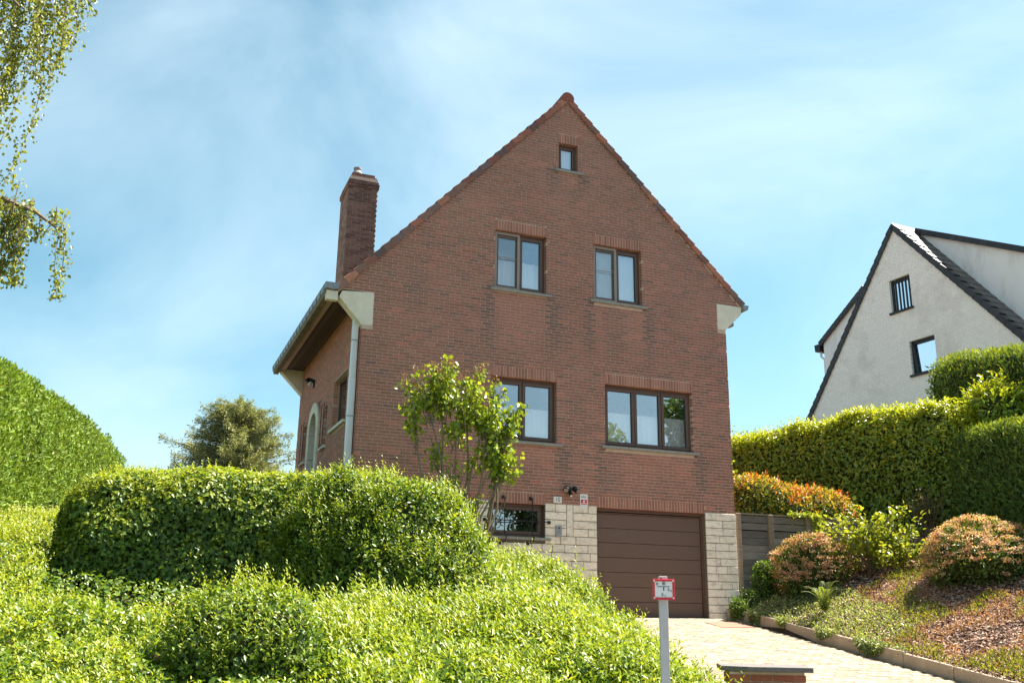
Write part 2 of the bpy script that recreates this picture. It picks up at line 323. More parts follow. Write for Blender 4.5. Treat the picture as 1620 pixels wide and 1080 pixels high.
def bricks(lo, hi, leftf, rightf, z0, z1, holes, stains=(), phase=0):
    """yield (u0b,u1b,u0t,u1t,z,zt)"""
    res = []; k = 0; z = z0
    while z < z1-.01:
        zt = min(z+BH-JT, z1); zm = (z+zt)/2; a, b = max(lo, leftf(zm)), min(hi, rightf(zm))
        if b-a < .05: z += BH; k += 1; continue
        blocked = sorted([(h[0], h[1]) for h in holes if h[2]-.012 < zt and h[3]+.004 > z+.012])
        segs = []; s = a
        for h0, h1 in blocked:
            if h0 > s: segs.append((s, min(h0, b), 1 if s > a else 0, 1))
            s = max(s, h1)
        if s < b: segs.append((s, b, 1 if s > a else 0, 0))
        off = (BL/2 if k % 2 else 0)+phase+(BL*.25 if (k//2) % 5 == 3 else 0)
        for s0, s1, e0, e1 in segs:
            n0 = math.floor((s0-off)/BL); u = off+n0*BL
            while u < s1:
                ua, ub = max(u, s0), min(u+BL-JT, s1); cutl = u < s0; cutr = u+BL-JT > s1
                if ub-ua > .03:
                    da = leftf(zt)-leftf(z) if (cutl and s0 == a and leftf(zm) > lo) else 0; db = rightf(zt)-rightf(z) if (cutr and s1 == b and rightf(zm) < hi) else 0
                    res.append((ua-da/2-(.003 if cutl and e0 else 0), ub-db/2+(.003 if cutr and e1 else 0), ua+da/2-(.003 if cutl and e0 else 0), ub+db/2+(.003 if cutr and e1 else 0), z, zt))
                u += BL
        z += BH; k += 1
    for h in holes:
        for edge, isb in ((h[2], True), (h[3], False)):
            if edge < z0+.02 or edge > z1: continue
            n_ = math.floor((edge-z0)/BH); zc = z0+n_*BH; ztc = zc+BH-JT
            za, zb = (zc, edge-.002) if isb else (edge+JT*.6, ztc)
            if zb-za < .014 or (isb and zb > ztc): continue
            zm = (za+zb)/2; u0, u1 = max(h[0], lo, leftf(zm)), min(h[1], hi, rightf(zm)); off = (BL/2 if n_ % 2 else 0)+phase; u = off+math.floor((u0-off)/BL)*BL
            while u < u1:
                ua, ub = max(u, u0+.004), min(u+BL-JT, u1-.004)
                if ub-ua > .03: res.append((ua, ub, ua, ub, za, zb))
                u += BL
    return res
def brick_mb(mb, b, fn, c, dep=.1):
    u0, u1, t0, t1, z, zt = b; j = (random.random()-.5)*.003
    mb.poly8([fn(u0, z, j), fn(u1, z, j), fn(u1, z, dep), fn(u0, z, dep), fn(t0, zt, j), fn(t1, zt, j), fn(t1, zt, dep), fn(t0, zt, dep)], c)

# ------------------------------------------------------------------ THE HOUSE
house = thing('brick_house', 'red-brown brick house with steep gable, tall side chimney and brown garage door', 'house')
W, DEP = 8.2, 7.05
AX, AZ = 4.31, 11.02
LX, LZ = -.46, 5.96; RX, RZ = 8.64, 6.80
sl_, sr_ = (AZ-LZ)/(AX-LX), (AZ-RZ)/(RX-AX)
topL = lambda x: LZ+sl_*(x-LX); topR = lambda x: RZ+sr_*(RX-x)
top = lambda x: min(topL(x), topR(x))
leftf = lambda z: (LX+(z-LZ)/sl_) ; rightf = lambda z: RX-(z-RZ)/sr_
WIN = dict(w0=(4.11, 4.57, 9.33, 9.99), w1=(2.67, 3.83, 6.42, 7.71), w2=(4.93, 6.10, 6.46, 7.75), w3=(2.64, 4.07, 3.31, 4.59), w4=(5.16, 7.26, 3.36, 4.67), bw=(2.66, 3.82, 1.46, 2.10), gd=(4.95, 7.46, 0, 2.11))
SB = 2.13   # stone base top
F = lambda u, z, d: (u, d, z)
fronthole = list(WIN.values())
wall = MB()
for cell in wall_cells(0.004, W-.004, ([AX, 8.195], top), SB, [h for h in fronthole if h[3] > SB]):
    wall.prism(cell, .0045, .26, F)
wall.prism([(-.40, 5.972), (.004, 5.972), (.004, topL(.004)), (-.40, topL(-.40))], .0045, .24, F)
wall.prism([(8.196, 6.785), (8.58, 6.785), (8.58, topR(8.58)), (8.196, topR(8.196))], .0045, .24, F)
front = wall.build('front_wall', M['mortar'], house)
stains = []
dk = (.18, .115, .098); rd = (.52, .225, .165)
for k, dz in (('w0', .5), ('w1', 1.7), ('w2', 1.7), ('w3', .8), ('w4', 1.2)):
    x0, x1, z0, z1 = WIN[k]
    stains += [(x0-.16, x0-.0, z0-dz, z0, .9, dk), (x1+.03, x1+.24, z0-dz, z0, .95, dk), (x0+.02, x1-.02, z0-dz*.75, z0-.05, .42, rd)]
stains += [(5.25, 5.6, 4.95, 6.3, .5, dk), (0.9, 1.15, 5.2, 6.6, .4, dk), (4.3, 4.75, 3.0, 4.4, .35, dk), (2.6, 7.3, 7.95, 8.2, .1, dk), (5.3, 5.45, 2.25, 3.2, .45, dk)]
lint = {k: (v[0], v[1], v[3], v[3]+.215) for k, v in WIN.items()}
bh = [(v[0], v[1], v[2]-(.05 if k != 'gd' else 0), v[3]+.22) for k, v in WIN.items()]
brl = (-1, 0); brk_l = (-.5, .21, 5.30, 5.97); brk_r = (7.98, 8.8, 6.17, 6.78)
fb = bricks(-.45, 8.62, leftf, rightf, SB+.01, AZ-.06, bh+[(-2, .21, 5.30, 5.972), (-2, 0, 0, 5.30), (7.98, 10, 6.17, 6.785), (8.2, 10, 0, 6.17)])
fb = [q for q in fb if q[0] > -.5 and q[1] < 8.7 and not (q[0] < -.005 and q[5] < 5.97) and not (q[1] > 8.21 and q[5] < 6.78)]
fb.sort(key=lambda b: math.hypot(b[0]-CAM[0], 17.2)+(0 if 2.9 < b[4] < 5.2 and b[1]-b[0] > .2 else 100))
rest = MB()
for i, b in enumerate(fb):
    c = brick_col((b[0]+b[1])/2, b[4], stains=stains)
    if i < 300: m = MB(); brick_mb(m, b, F, c); m.build('brick', M['brick'], front)
    else: brick_mb(rest, b, F, c)
rest.build('bricks', M['brick'], front, kind='stuff')
# soldier courses
for k, (x0, x1, z0, z1) in lint.items():
    lm = MB().box(x0, x1, .0035, .2, z0+.004, z1+.003); lo_ = lm.build('lintel', M['mortar'], house)
    n = round((x1-x0)/.066); s = (x1-x0)/n
    for i in range(n):
        xa = x0+i*s+.0065; q = random.random(); c = np.array([.37, .168, .125])*(.8+.35*q)
        MB().box(xa, xa+s-.013, (random.random()-.5)*.003-.001, .11, z0-.003, z1-.006, tuple(c)).build('brick', M['brick'], lo_)
# side and rear walls
LWIN = dict(a=(1.08, 2.44, 3.66, 4.70), door=(3.95, 5.25, 2.3, 4.62), g1=(3.05, 3.5, 3.45, 4.35), g2=(5.65, 6.15, 3.45, 4.35))
G_ = lambda u, z, d: (d, u, z)
LT = 5.95
lh = [LWIN['a'], LWIN['door'], LWIN['g1'], LWIN['g2']]
wl = MB()
for cell in wall_cells(.26, DEP, ([], lambda u: LT), 2.5, lh): wl.prism(cell[::-1], .0045, .26, G_)
lw = wl.build('side_wall', M['mortar'], house); rest = MB()
for b in bricks(.105, DEP, lambda z: .105, lambda z: DEP, 2.56, LT, [(h[0], h[1], h[2]-.05, h[3]) for h in lh], phase=.03):
    c = np.array(brick_col(b[0], min(b[4], 4.5)))*1.3+np.array([.03, .012, .0]); brick_mb(rest, b, lambda u, z, d: (d, u, z), tuple(c))  # side wall bricks lightened and warmed, brighter skylight put into the colour
me = rest.mesh('bricks'); me.flip_normals(); obj('bricks', me, M['brick'], lw, kind='stuff')
wr = MB().box(W-.26, W-.008, .26, DEP, 0, 6.75); rw = wr.build('side_wall', M['mortar'], house); rest = MB()
for b in bricks(.105, DEP, lambda z: .105, lambda z: DEP, SB+.01, 6.7, []): brick_mb(rest, b, lambda u, z, d: (W-d, u, z), brick_col(b[0], b[4]))
rest.build('bricks', M['brick'], rw, kind='stuff')
rearw = MB(); rearw.prism([(0.27, 0), (W-.27, 0), (W-.27, topR(W-.27)-.1), (AX, AZ-.15), (.27, topL(.27)-.1)], DEP-.25, DEP-.008, F)
rearw.build('rear_wall', M['brick'], house); 
for v in house.children[-1].data.color_attributes['col'].data: v.color = (.17, .09, .07, 1)
MB().box(.3, W-.3, .3, DEP-.3, 2.2, 2.4).build('floor', M['room'], house)
MB().box(.3, W-.3, .3, DEP-.3, 5.45, 5.6).build('floor', M['room'], house)
MB().box(2.0, W-2.0, 2.6, 2.7, 0, 8.0).build('partition', M['room'], house)
# rear lean-to seen past the corner
lt = MB().box(-.12, 1.2, DEP+.02, DEP+1.6, 2.2, 2.95, (.16, .09, .07)); lt.build('rear_annexe', M['brick'], house)
MB().box(-.30, 1.3, DEP+.02, DEP+1.8, 2.96, 3.08).build('annexe_roof', M['zinc'], house)
# stone base: front and left
sb = MB()
for cell in wall_cells(0.01, WIN['gd'][0], ([], lambda u: SB), -.3, [WIN['bw']]):
    if cell[2][1]-cell[0][1] > .02: sb.prism(cell, .01, .26, F)
sbase = sb.build('stone_base', M['stonejoint'], house)
spier = MB().box(WIN['gd'][1], W-.01, .01, .26, -.3, SB).build('stone_pier', M['stonejoint'], house)
sides = MB().prism([(.26, .7), (DEP, .7), (DEP, 2.5), (.26, 2.5)][::-1], .01, .26, G_).build('side_plinth', M['stonejoint'], house)
def stone_row(u0, u1, z0, z1, fn, flip=False, dep=.12, proud=.012, par=None):
    u = u0
    while u < u1-.01:
        Lg = random.choice([.22, .26, .33, .42, .5]); e = min(u+Lg, u1)
        if u1-e < .14: e = u1
        j = random.random()*.008; q = random.random(); c = np.array([.93, .81, .69])*(.9+.14*random.random()); c = c*(1-.3*q)+np.array([.76, .63, .48])*.3*q
        a = .006; m = MB()
        f0 = -(proud+j); e0, e1 = (u+a, e-a)
        pts = [fn(e0, z0+a, f0), fn(e1, z0+a, f0), fn(e1, z0+a, dep), fn(e0, z0+a, dep), fn(e0, z1-a, f0), fn(e1, z1-a, f0), fn(e1, z1-a, dep), fn(e0, z1-a, dep)]
        if flip: pts = [pts[1], pts[0], pts[3], pts[2], pts[5], pts[4], pts[7], pts[6]]
        m.poly8(pts, tuple(c)); o = m.build('stone', M['stone'], par or sbase); bevel(o, .006, 1); u = e
z = SB-.155
while z > -.2:
    zt = z+.155; zb = max(z, -.2)
    if zt > 1.42:
        bot = zt > 1.46
        stone_row(1.5, WIN['bw'][0], zb, zt, F)
        a = WIN['bw'][1]
        if zt > SB-.155*3-.01:
            stone_row(a, 4.28, zb, zt, F); stone_row(4.42, 4.945, zb, zt, F)
        else: stone_row(a, 4.945, zb, zt, F)
    else: stone_row(1.5, 4.945, zb, zt, F)
    stone_row(7.465, W+.012, zb, zt, F, par=spier)
    z -= .155
m = MB().box(4.286, 4.414, -.016, .12, SB-.155*4+.006, SB-.006, (.86, .76, .65)); bevel(m.build('stone', M['stone'], sbase), .006, 1)
stone_row(.02, 1.5, SB-.155, SB, F)
for z in (2.41, 2.28): stone_row(.12, 3.9, z, z+.14, G_, True, par=sides)
for z in np.arange(0, 2.0, .155): stone_row(.13, 1.2, z, z+.155, lambda u, zz, d: (W-d, u, zz), par=spier)

def curtain(parent, x0, x1, z0, z1, y, m, name='curtain'):
    n = 60; xs = np.linspace(x0, x1, n); mb = []
    for zz in (z0, z1): mb.append(np.stack([xs, y+.02*np.sin(xs*46+np.sin(xs*9)*1.5), np.full(n, zz)], -1))
    V = np.concatenate(mb); i = np.arange(n-1); Fc = np.stack([i, i+1, i+n+1, i+n], -1)
    return obj(name, nmesh(name, V, Fc, smooth=True), m, parent)
def frame_mb(x0, x1, z0, z1, t, y0, y1, c=(1, 1, 1)):
    m = MB(); m.box(x0, x1, y0, y1, z0, z0+t, c); m.box(x0, x1, y0, y1, z1-t, z1, c); m.box(x0, x0+t, y0+.001, y1-.001, z0+t, z1-t, c); m.box(x1-t, x1, y0+.001, y1-.001, z0+t, z1-t, c); return m
def window(key, cols, screen=False, cur=None, label=None):
    x0, x1, z0, z1 = WIN[key]; y = .11; g = .006; sm = (.045 if key == 'w0' else .062); bd = (.09 if key == 'w0' else .118)
    w_ = frame_mb(x0+g, x1-g, z0+g, z1-g, .05, y, y+.08).build('window', M['brown'], house); bevel(w_, .004, 1)
    if label: w_['label'] = label
    MB().box(x0-.09, x1+.11, -.055, .16, z0-.05, z0+.002).build('sill', M['sill'], w_)
    wd = x1-x0-.1; xs = [x0+.05+wd*c for c in cols]
    for i, (a, b) in enumerate(zip(xs[:-1], xs[1:])):
        yy = y-.012 if (i % 2 == len(xs) % 2) else y-.004
        s = frame_mb(a+.004, b-.004, z0+.058, z1-.058, sm, yy, yy+.07).build('sash', M['brown'], w_); bevel(s, .006, 1)
        MB().box(a+sm-.012, b-sm+.012, yy+.034, yy+.040, z0+.09, z1-.09).build('pane', M['glass'], w_)
        fr = frame_mb(a+sm+.002, b-sm-.002, z0+bd, z1-bd, .007, yy+.012, yy+.033).build('glazing_bead', M['black'], w_)
        if screen and i == 0:
            sc = frame_mb(a-.03, b+.0, z0+.02, z1-.02, .055, y-.045, y-.016).build('screen_frame', M['taupe'], w_)
            MB().quad([(a+.04, y-.028, z0+.09), (b-.07, y-.028, z0+.09), (b-.07, y-.028, z1-.09), (a+.04, y-.028, z1-.09)]).build('screen_mesh', M['screen'], w_)
            MB().box(a+.04, b-.07, y-.034, y-.022, z0+.56*(z1-z0)-.008, z0+.56*(z1-z0)+.004).build('screen_bar', M['taupe'], w_)
    if cur:
        for f0, m in cur: curtain(w_, x0+.06, x1-.06, z0+.06, z0+(z1-z0)*f0, y+.115, M[m])
    return w_
window('w0', [0, 1], cur=[(.97, 'sheer')])
window('w1', [0, .5, 1], True, [(.55, 'lace')])
window('w2', [0, .5, 1], True, [(.97, 'sheer')])
window('w3', [0, .5, 1], False, [(.56, 'lace')])
window('w4', [0, .345, .67, 1], False, [(.57, 'lace')])
bwo = window('bw', [0, 1], cur=None)
MB().box(3.2, 3.225, .13, .15, 1.56, 2.0).build('glazing_bar', M['brown'], bwo)
# garage door: recessed panels
gd = MB(); gd.box(4.95, 5.0, .1, .2, 0, 2.11).box(7.41, 7.46, .1, .2, 0, 2.11).box(5.0, 7.41, .101, .2, 2.05, 2.11)
gdo = gd.build('garage_door', M['brown'], house); zz = .012
for i in range(8):
    h = .285 if i < 7 else .03; z1 = min(zz+h, 2.048)
    bevel(MB().box(5.002, 7.408, .135+.002*(i % 2), .18, zz+.004, z1-.003).build('panel', M['door'], gdo), .007, 2); zz = z1
MB().box(4.99, 7.42, .12, .2, -.02, .012).build('threshold', M['zinc'], gdo)
# corner corbels
def corbel(pts, name='corbel'):
    m = MB().prism(pts, -.012, .24, F); return bevel(m.build(name, M['concrete'], house), .008, 2)
corbel([(0.0, 5.29), (.20, 5.31), (.20, 5.97), (-.42, 5.93), (-.47, 5.80)])
corbel([(8.2, 6.19), (8.62, 6.60), (8.64, 6.78), (7.99, 6.78), (7.99, 6.18)])
corbel([(.0, 5.30), (.19, 5.30), (.19, 5.93), (-.56, 5.93), (-.56, 5.86)]).location = (0, DEP-.24, 0)
corbel([(8.2, 6.19), (8.62, 6.60), (8.64, 6.78), (7.99, 6.78), (7.99, 6.18)]).location = (0, DEP-.24, 0)
# left eave: soffit boards, gutter, downpipe
soff = MB().box(-.60, .008, .26, DEP-.26, 5.955, 6.0).build('soffit', M['black'], house)
for i in range(6):
    a = -.60+i*.1; q = random.random(); MB().box(a+.003, a+.097, .25, DEP-.25, 5.925+.003*(i % 2), 5.955, tuple(np.array([.085, .058, .040])*(.75+.6*q))).build('board', M['soffit'], soff)
gut = MB(); gprof = [(-.62, 5.90), (-.78, 5.94), (-.78, 6.05), (-.765, 6.05), (-.765, 5.955), (-.635, 5.92), (-.635, 6.05), (-.62, 6.05)]
gut = MB().prism([(-.60, 5.91), (-.74, 5.93), (-.755, 6.045), (-.50, 6.045), (-.50, 5.93)], -.09, DEP+.1, F); go = gut.build('gutter', M['zinc'], house)
MB().prism([(-.604, 5.84), (-.72, 5.84), (-.735, 5.929), (-.604, 5.909)], -.02, DEP+.02, F).build('fascia', mat('fascia_slab', (.20, .17, .12), rough=.9, noise=.3, nscale=4, bump=.2), house)
for i in range(18): MB().box(-.758, -.742, i*.4+.1, i*.4+.13, 5.93, 6.05).build('gutter_clip', M['zinc'], go)
MB().box(-.72, -.50, -.03, .10, 5.72, 5.90).build('gutter_bracket', M['concrete'], house)
rg = MB().prism([(8.66, 6.70), (8.78, 6.72), (8.80, 6.82), (8.64, 6.82)], -.07, DEP+.1, F).build('gutter', M['zinc'], house)
MB().box(8.5, 8.63, .3, .5, 6.42, 6.5).build('fascia', M['zinc'], house)
dp = MB(); dp.box(-.135, -.025, .16, .27, 4.3, 5.50).box(-.14, -.02, .155, .275, 1.2, 4.30)
dpo = dp.build('downpipe', M['pipe'], house); bevel(dpo, .01, 2)
MB().poly8([(-.135, .16, 5.50), (-.025, .16, 5.50), (-.025, .27, 5.50), (-.135, .27, 5.50), (-.5, .16, 5.88), (-.40, .16, 5.88), (-.40, .27, 5.88), (-.5, .27, 5.88)]).build('downpipe_elbow', M['concrete'], dpo)
for z in (5.02, 3.55, 2.5): MB().box(-.145, .0, .15, .28, z, z+.02).build('pipe_bracket', M['steel'], dpo)
# roof slabs, tiles
TILE = [(.34, .13, .09), (.27, .11, .08), (.18, .105, .095), (.23, .125, .10), (.40, .17, .11), (.16, .105, .10)]
def tcol(): return tuple(np.array(random.choice(TILE))*(.8+.4*random.random()))
roof = MB()
roof.prism([(LX-.12, LZ-.14), (AX, AZ+.0), (AX, AZ-.10), (LX-.02, LZ-.16)], .0, DEP, lambda u, v, d: (u, d+.0, v+.1))
roof.prism([(AX, AZ-.10), (AX, AZ), (RX+.1, RZ-.1), (RX, RZ-.18)], .0, DEP, lambda u, v, d: (u, d, v+.1))
ro = roof.build('roof', M['mortar'], house)
def slope_tiles(p0, p1, mb_parent, n, sign):
    d = np.array([p1[0]-p0[0], p1[1]-p0[1]]); Ln = np.linalg.norm(d); d = d/Ln; nn = np.array([-d[1], d[0]]); nn = nn if nn[1] > 0 else -nn; s = Ln/n
    for i in range(n):
        a = p0+d*(i*s-.012); b = p0+d*((i+1)*s+.012)
        lift0, lift1 = (.055, .022)
        q = [a+nn*(-.045+lift0*.2), b+nn*(-.048), b+nn*(.05+lift1), a+nn*(.05+lift0)]
        if sign < 0: q = q[::-1]
        m = MB(); c = tcol(); m.prism([tuple(x) for x in q], -.05-.002*(i % 2), -.022, F, c)
        q2 = [a+nn*(.03+lift0), b+nn*(.03+lift1), b+nn*(.05+lift1), a+nn*(.05+lift0)]
        if sign < 0: q2 = q2[::-1]
        m.prism([tuple(x) for x in q2], -.0215, .20, F, c); o = m.build('verge_tile', M['tile'], mb_parent); bevel(o, .008, 1)
    # field tiles, joined
    f = MB()
    for i in range(n):
        a = p0+d*(i*s-.02); b = p0+d*((i+1)*s+.02)
        for y in np.arange(.205, DEP, .24):
            c = tcol(); f.poly8([(a[0]+nn[0]*.02, y, a[1]+nn[1]*.02), (b[0]+nn[0]*.0, y, b[1]+nn[1]*.0), (b[0], y+.235, b[1]), (a[0]+nn[0]*.02, y+.235, a[1]+nn[1]*.02),
                                 (a[0]+nn[0]*.075, y, a[1]+nn[1]*.075), (b[0]+nn[0]*.055, y, b[1]+nn[1]*.055), (b[0]+nn[0]*.055, y+.235, b[1]+nn[1]*.055), (a[0]+nn[0]*.085, y+.235, a[1]+nn[1]*.085)], c)
    f.build('tiles', M['tile'], mb_parent, kind='stuff')
slope_tiles(np.array([LX-.06, LZ-.03]), np.array([AX, AZ+.04]), ro, 27, 1)
slope_tiles(np.array([RX+.02, RZ+.01]), np.array([AX, AZ+.04]), ro, 24, -1)
for i in range(16):
    y = -.06+i*.45; m = MB(); pts = [(AX+.15*math.cos(t), AZ+.06+.15*math.sin(t)) for t in np.linspace(-.5, math.pi+.5, 12)]
    m.prism(pts, y, y+.46, F, tuple(np.array([.25, .075, .05])*(.9+.2*random.random()))); m.build('ridge_tile', M['tile'], ro)
# chimney
ch = MB().box(.16, .81, 3.01, 3.99, 6.3, 9.9); ch.V = [(x, y, min(z_, 9.78)) for x, y, z_ in ch.V]; cho = ch.build('chimney', M['mortar'], house); f = MB()
def ring(z, e, f, k):
    zt = z+BH-JT
    for (a, b, fn, fl) in ((.15-e, .82+e, lambda u, d: (u, 3.0-e+d), 0), (3.1-e, 4.0+e, lambda u, d: (.15-e+d, u), 1), (3.1-e, 4.0+e, lambda u, d: (.82+e-d, u), 0), (.25-e, .72+e, lambda u, d: (u, 4.0+e-d), 1)):
        u = a-(BL/2 if k % 2 else 0)
        while u < b-.01:
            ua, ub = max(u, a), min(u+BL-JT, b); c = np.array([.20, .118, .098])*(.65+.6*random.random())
            if fl == 1 and fn(0, 0)[0] < .3: c = c*1.5+np.array([.05, .03, .015])  # left and rear faces painted lighter and warmer, as if catching more light
            if ub-ua > .02:
                P = [fn(ua, 0), fn(ub, 0), fn(ub, .1), fn(ua, .1)]; f.poly8([(x, y, z) for x, y in P]+[(x, y, zt) for x, y in P], tuple(c))
            u += BL
z, k = 6.3, 0
while z < 9.52: ring(z, 0, f, k); z += BH; k += 1
for e in (.025, .03, .012, -.012, -.036, -.06): ring(z, e, f, k); z += BH; k += 1
f.build('bricks', M['brick'], cho, kind='stuff')
MB().box(.22, .75, 3.08, 3.92, 9.6, z+.01).build('mortar_cap', M['stonejoint'], cho)
cp = MB(); prof = [(.12, 0), (.125, .08), (.125, .16), (.085, .22), (.08, .26), (.095, .27), (.095, .30), (.01, .305)]
for i in range(len(prof)-1): cp.tube([(.40, 3.45, z+prof[i][1]), (.40, 3.45, z+prof[i+1][1]+1e-4)], [prof[i][0], prof[i+1][0]], 14, (.30, .26, .25), False)
cp.build('chimney_pot', M['tile'], cho, smooth=True)

# left wall openings
def side_frame(u0, u1, z0, z1, t, x0, x1):
    m = MB(); m.box(x0, x1, u0, u1, z0, z0+t); m.box(x0, x1, u0, u1, z1-t, z1); m.box(x0, x1, u0, u0+t, z0+t, z1-t); m.box(x0, x1, u1-t, u1, z0+t, z1-t); return m
u0, u1, z0, z1 = LWIN['a']
sw = side_frame(u0+.005, u1-.005, z0+.005, z1-.005, .05, .12, .18).build('window', M['brown'], house)
MB().box(.145, .152, u0+.05, u1-.05, z0+.05, z1-.05).build('pane', M['glass'], sw)
MB().box(.19, .21, u0+.05, u1-.05, z0+.05, z1-.05).build('roller_blind', M['taupe'], sw)
MB().box(-.06, .15, u0-.08, u1+.08, z0-.06, z0).build('sill', M['concrete'], sw)
for k in ('g1', 'g2'):
    u0, u1, z0, z1 = LWIN[k]; gw = side_frame(u0+.004, u1-.004, z0+.004, z1-.004, .04, .1, .15).build('window', M['brown'], house)
    MB().box(.12, .126, u0+.04, u1-.04, z0+.04, z1-.04).build('pane', M['glass'], gw); MB().box(-.06, .1, u0-.06, u1+.06, z0-.06, z0).build('sill', M['concrete'], gw)
    b = MB(); um = (u0+u1)/2
    for uu in (u0+.08, u1-.08): b.tube([(-.06, uu, z0-.02), (-.06, uu, z1+.05), (0, uu, z1+.05)], .008, 6)
    b.tube([(-.06, u0-.02, z0+.3), (-.06, u1+.02, z0+.3)], .008, 6); b.tube([(-.06, u0+.08, z0+.02), (-.10, um, z0-.04), (-.06, u1-.08, z0+.02)], .008, 6)
    b.build('grille', M['iron'], gw)
# arched door with stone surround
u0, u1, z0, z1 = LWIN['door']; uc = (u0+u1)/2; ro_, ri = (u1-u0)/2, (u1-u0)/2-.20; zs = z1-ro_
dmb = MB(); dmb.box(.17, .2, u0, u1, z0, z1); do = dmb.build('front_door', M['doorwood'], house)
prev = None
arc = [(0, z0), (0, z0+.62), (0, z0+1.24), (0, zs)]
def quad_piece(p, name='surround_stone'):
    m = MB(); m.prism(p[::-1], -.045, .17, G_); bevel(m.build(name, M['concrete'], do), .006, 1)
for s in (-1, 1):
    for za, zb in ((z0, z0+.55), (z0+.556, z0+1.1), (z0+1.106, zs)):
        a, b = sorted((uc+s*ri, uc+s*(ro_+.04))); quad_piece([(a, za), (b, za), (b, zb), (a, zb)])
for i in range(5):
    t0, t1 = math.pi*i/5+.01, math.pi*(i+1)/5-.01; ts = np.linspace(t0, t1, 6)
    quad_piece([(uc+(ro_+.04)*math.cos(t), zs+(ro_+.04)*math.sin(t)) for t in ts]+[(uc+ri*math.cos(t), zs+ri*math.sin(t)) for t in ts[::-1]])
# fill the square corners above the arch with brick
fill = MB(); 
for s in (-1, 1):
    ts = np.linspace(0, math.pi/2, 7); pts = [(uc+s*(ro_+.0)*math.cos(t), zs+ro_*math.sin(t)) for t in ts]+[(uc+s*ro_, z1)]
    fill.prism(pts if s < 0 else pts[::-1], .002, .1, G_, (.19, .10, .07))
fill.build('arch_infill', M['brick'], lw)

# ------------------------------------------------------------------ small things on the front
def seg(px): return px
g = thing('window_grille', 'black wrought iron grille over the small basement window', 'grille', (3.24, 0, 1.78))
b = MB()
for x in (-.30, .27):
    b.tube([(x, -.02, .42), (x, -.11, .42), (x, -.11, -.25), (x+.03, -.13, -.33), (x+.02, -.10, -.42), (x-.05, -.02, -.44)], .011, 7)
b.build('upright_bar', M['iron'], g)
b = MB().tube([(-.68, -.02, -.02), (-.68, -.10, -.02), (.66, -.10, -.02), (.66, -.02, -.02)], .010, 7); b.build('cross_bar', M['iron'], g)
for x in (-.30, .27):
    for s in (-1, 1):
        p = [(x+s*(.02+.09*math.sin(t)), -.115, -.02+.13*math.cos(t)*(1 if t < 2 else .9)) for t in np.linspace(0, 3.1, 12)]; MB().tube(p, .007, 6).build('scroll', M['iron'], g)
    MB().tube([(x-.13, -.115, -.08), (x, -.115, .06), (x+.13, -.115, -.08)], .007, 6).build('scroll', M['iron'], g)
for p in ((-.68, -.02), (.66, -.02), (-.30, .42), (.27, .42), (.22, -.44), (-.35, -.44)): MB().box(p[0]-.03, p[0]+.03, -.03, -.012, p[1]-.03, p[1]+.03).build('fixing_plate', M['iron'], g)
t = thing('house_number_plate', 'small white plate with the house number beside basement window lintel', 'number plate', (4.085, -.012, 2.21))
bevel(MB().box(-.09, .09, -.012, .009, -.062, .062).build('plate', M['white'], t), .006); text('numerals', '15', .10, M['ink'], t, (0, -.0125, -.002), (R(90), 0, 0))
t = thing('alarm_sign', 'small upright white and red alarm company sign above the stone base', 'sign', (4.655, -.01, 2.22))
MB().box(-.085, .085, -.008, .008, -.135, .135).build('plate', M['white'], t)
MB().box(-.066, .066, -.011, -.0085, -.075, .022).build('red_panel', M['red'], t)
mk = MB().box(-.058, .058, -.0125, -.0112, -.058, -.044); mk.tube([(0, -.0112, -.01), (0, -.0130, -.01)], .022, 14); mk.build('white_mark', M['white'], t)
MB().box(-.06, .055, -.0105, -.0085, .062, .074).box(-.055, .045, -.0105, -.0085, .085, .092).box(-.05, -.03, -.0105, -.0085, -.108, -.098).build('small_print', M['greyink'], t)
t = thing('floodlight', 'black twin-head floodlight with motion sensor on the brick above the number plate', 'wall light', (4.33, -.01, 2.41))
MB().box(-.035, .035, -.05, .01, -.05, .05).build('mounting_box', M['black'], t)
for s, yaw_ in ((-1, -.5), (1, .6)):
    h = MB(); c = np.array([s*.10, -.11, .01]); d = np.array([s*.5, -.7, -.55]); d /= np.linalg.norm(d)
    h.tube([c-d*.07, c-d*.03, c+d*.06], [.035, .055, .062], 12); h.build('lamp_head', M['black'], t, smooth=False)
    MB().tube([c+d*.0605, c+d*.066], .045, 12).build('lens', M['steel'], t); MB().tube([(s*.02, -.04, 0), c-d*.05], .012, 6).build('arm', M['black'], t)
MB().tube([(0, -.05, -.05), (0, -.09, -.10), (0, -.11, -.12)], [.03, .035, .02], 10).build('sensor', M['black'], t)
MB().tube([(0, -.11, -.118), (0, -.12, -.13)], .022, 10).build('sensor_eye', M['white'], t)
t = thing('intercom', 'grey metal doorbell panel on the pale stone beside the garage', 'intercom', (4.10, -.03, 1.60))
bevel(MB().box(-.062, .062, -.02, .02, -.11, .11).build('housing', M['steel'], t), .008); MB().tube([(0, -.0205, .06), (0, -.026, .06)], .018, 12).build('camera_eye', M['black'], t); MB().box(-.03, .03, -.024, -.0205, -.04, .01).build('push_button', M['zinc'], t)
t = thing('vent_grille', 'small pale square vent grille on stone below the basement window', 'vent', (2.78, -.03, 1.21))
frame_mb(-.09, .09, -.09, .09, .02, -.012, .0).build('frame', mat('cream_plastic', (.6, .58, .45), rough=.5), t); MB().box(-.07, .07, -.008, .0, -.07, .07).build('grid', M['concrete'], t); MB().box(-.006, .006, -.014, -.008, -.07, .07).box(-.07, .07, -.0145, -.0085, -.006, .006).build('bar', M['white'], t)
t = thing('wall_lantern', 'small dark wall lamp under the eaves above the arched side door', 'wall light', (-.02, 4.98, 5.22))
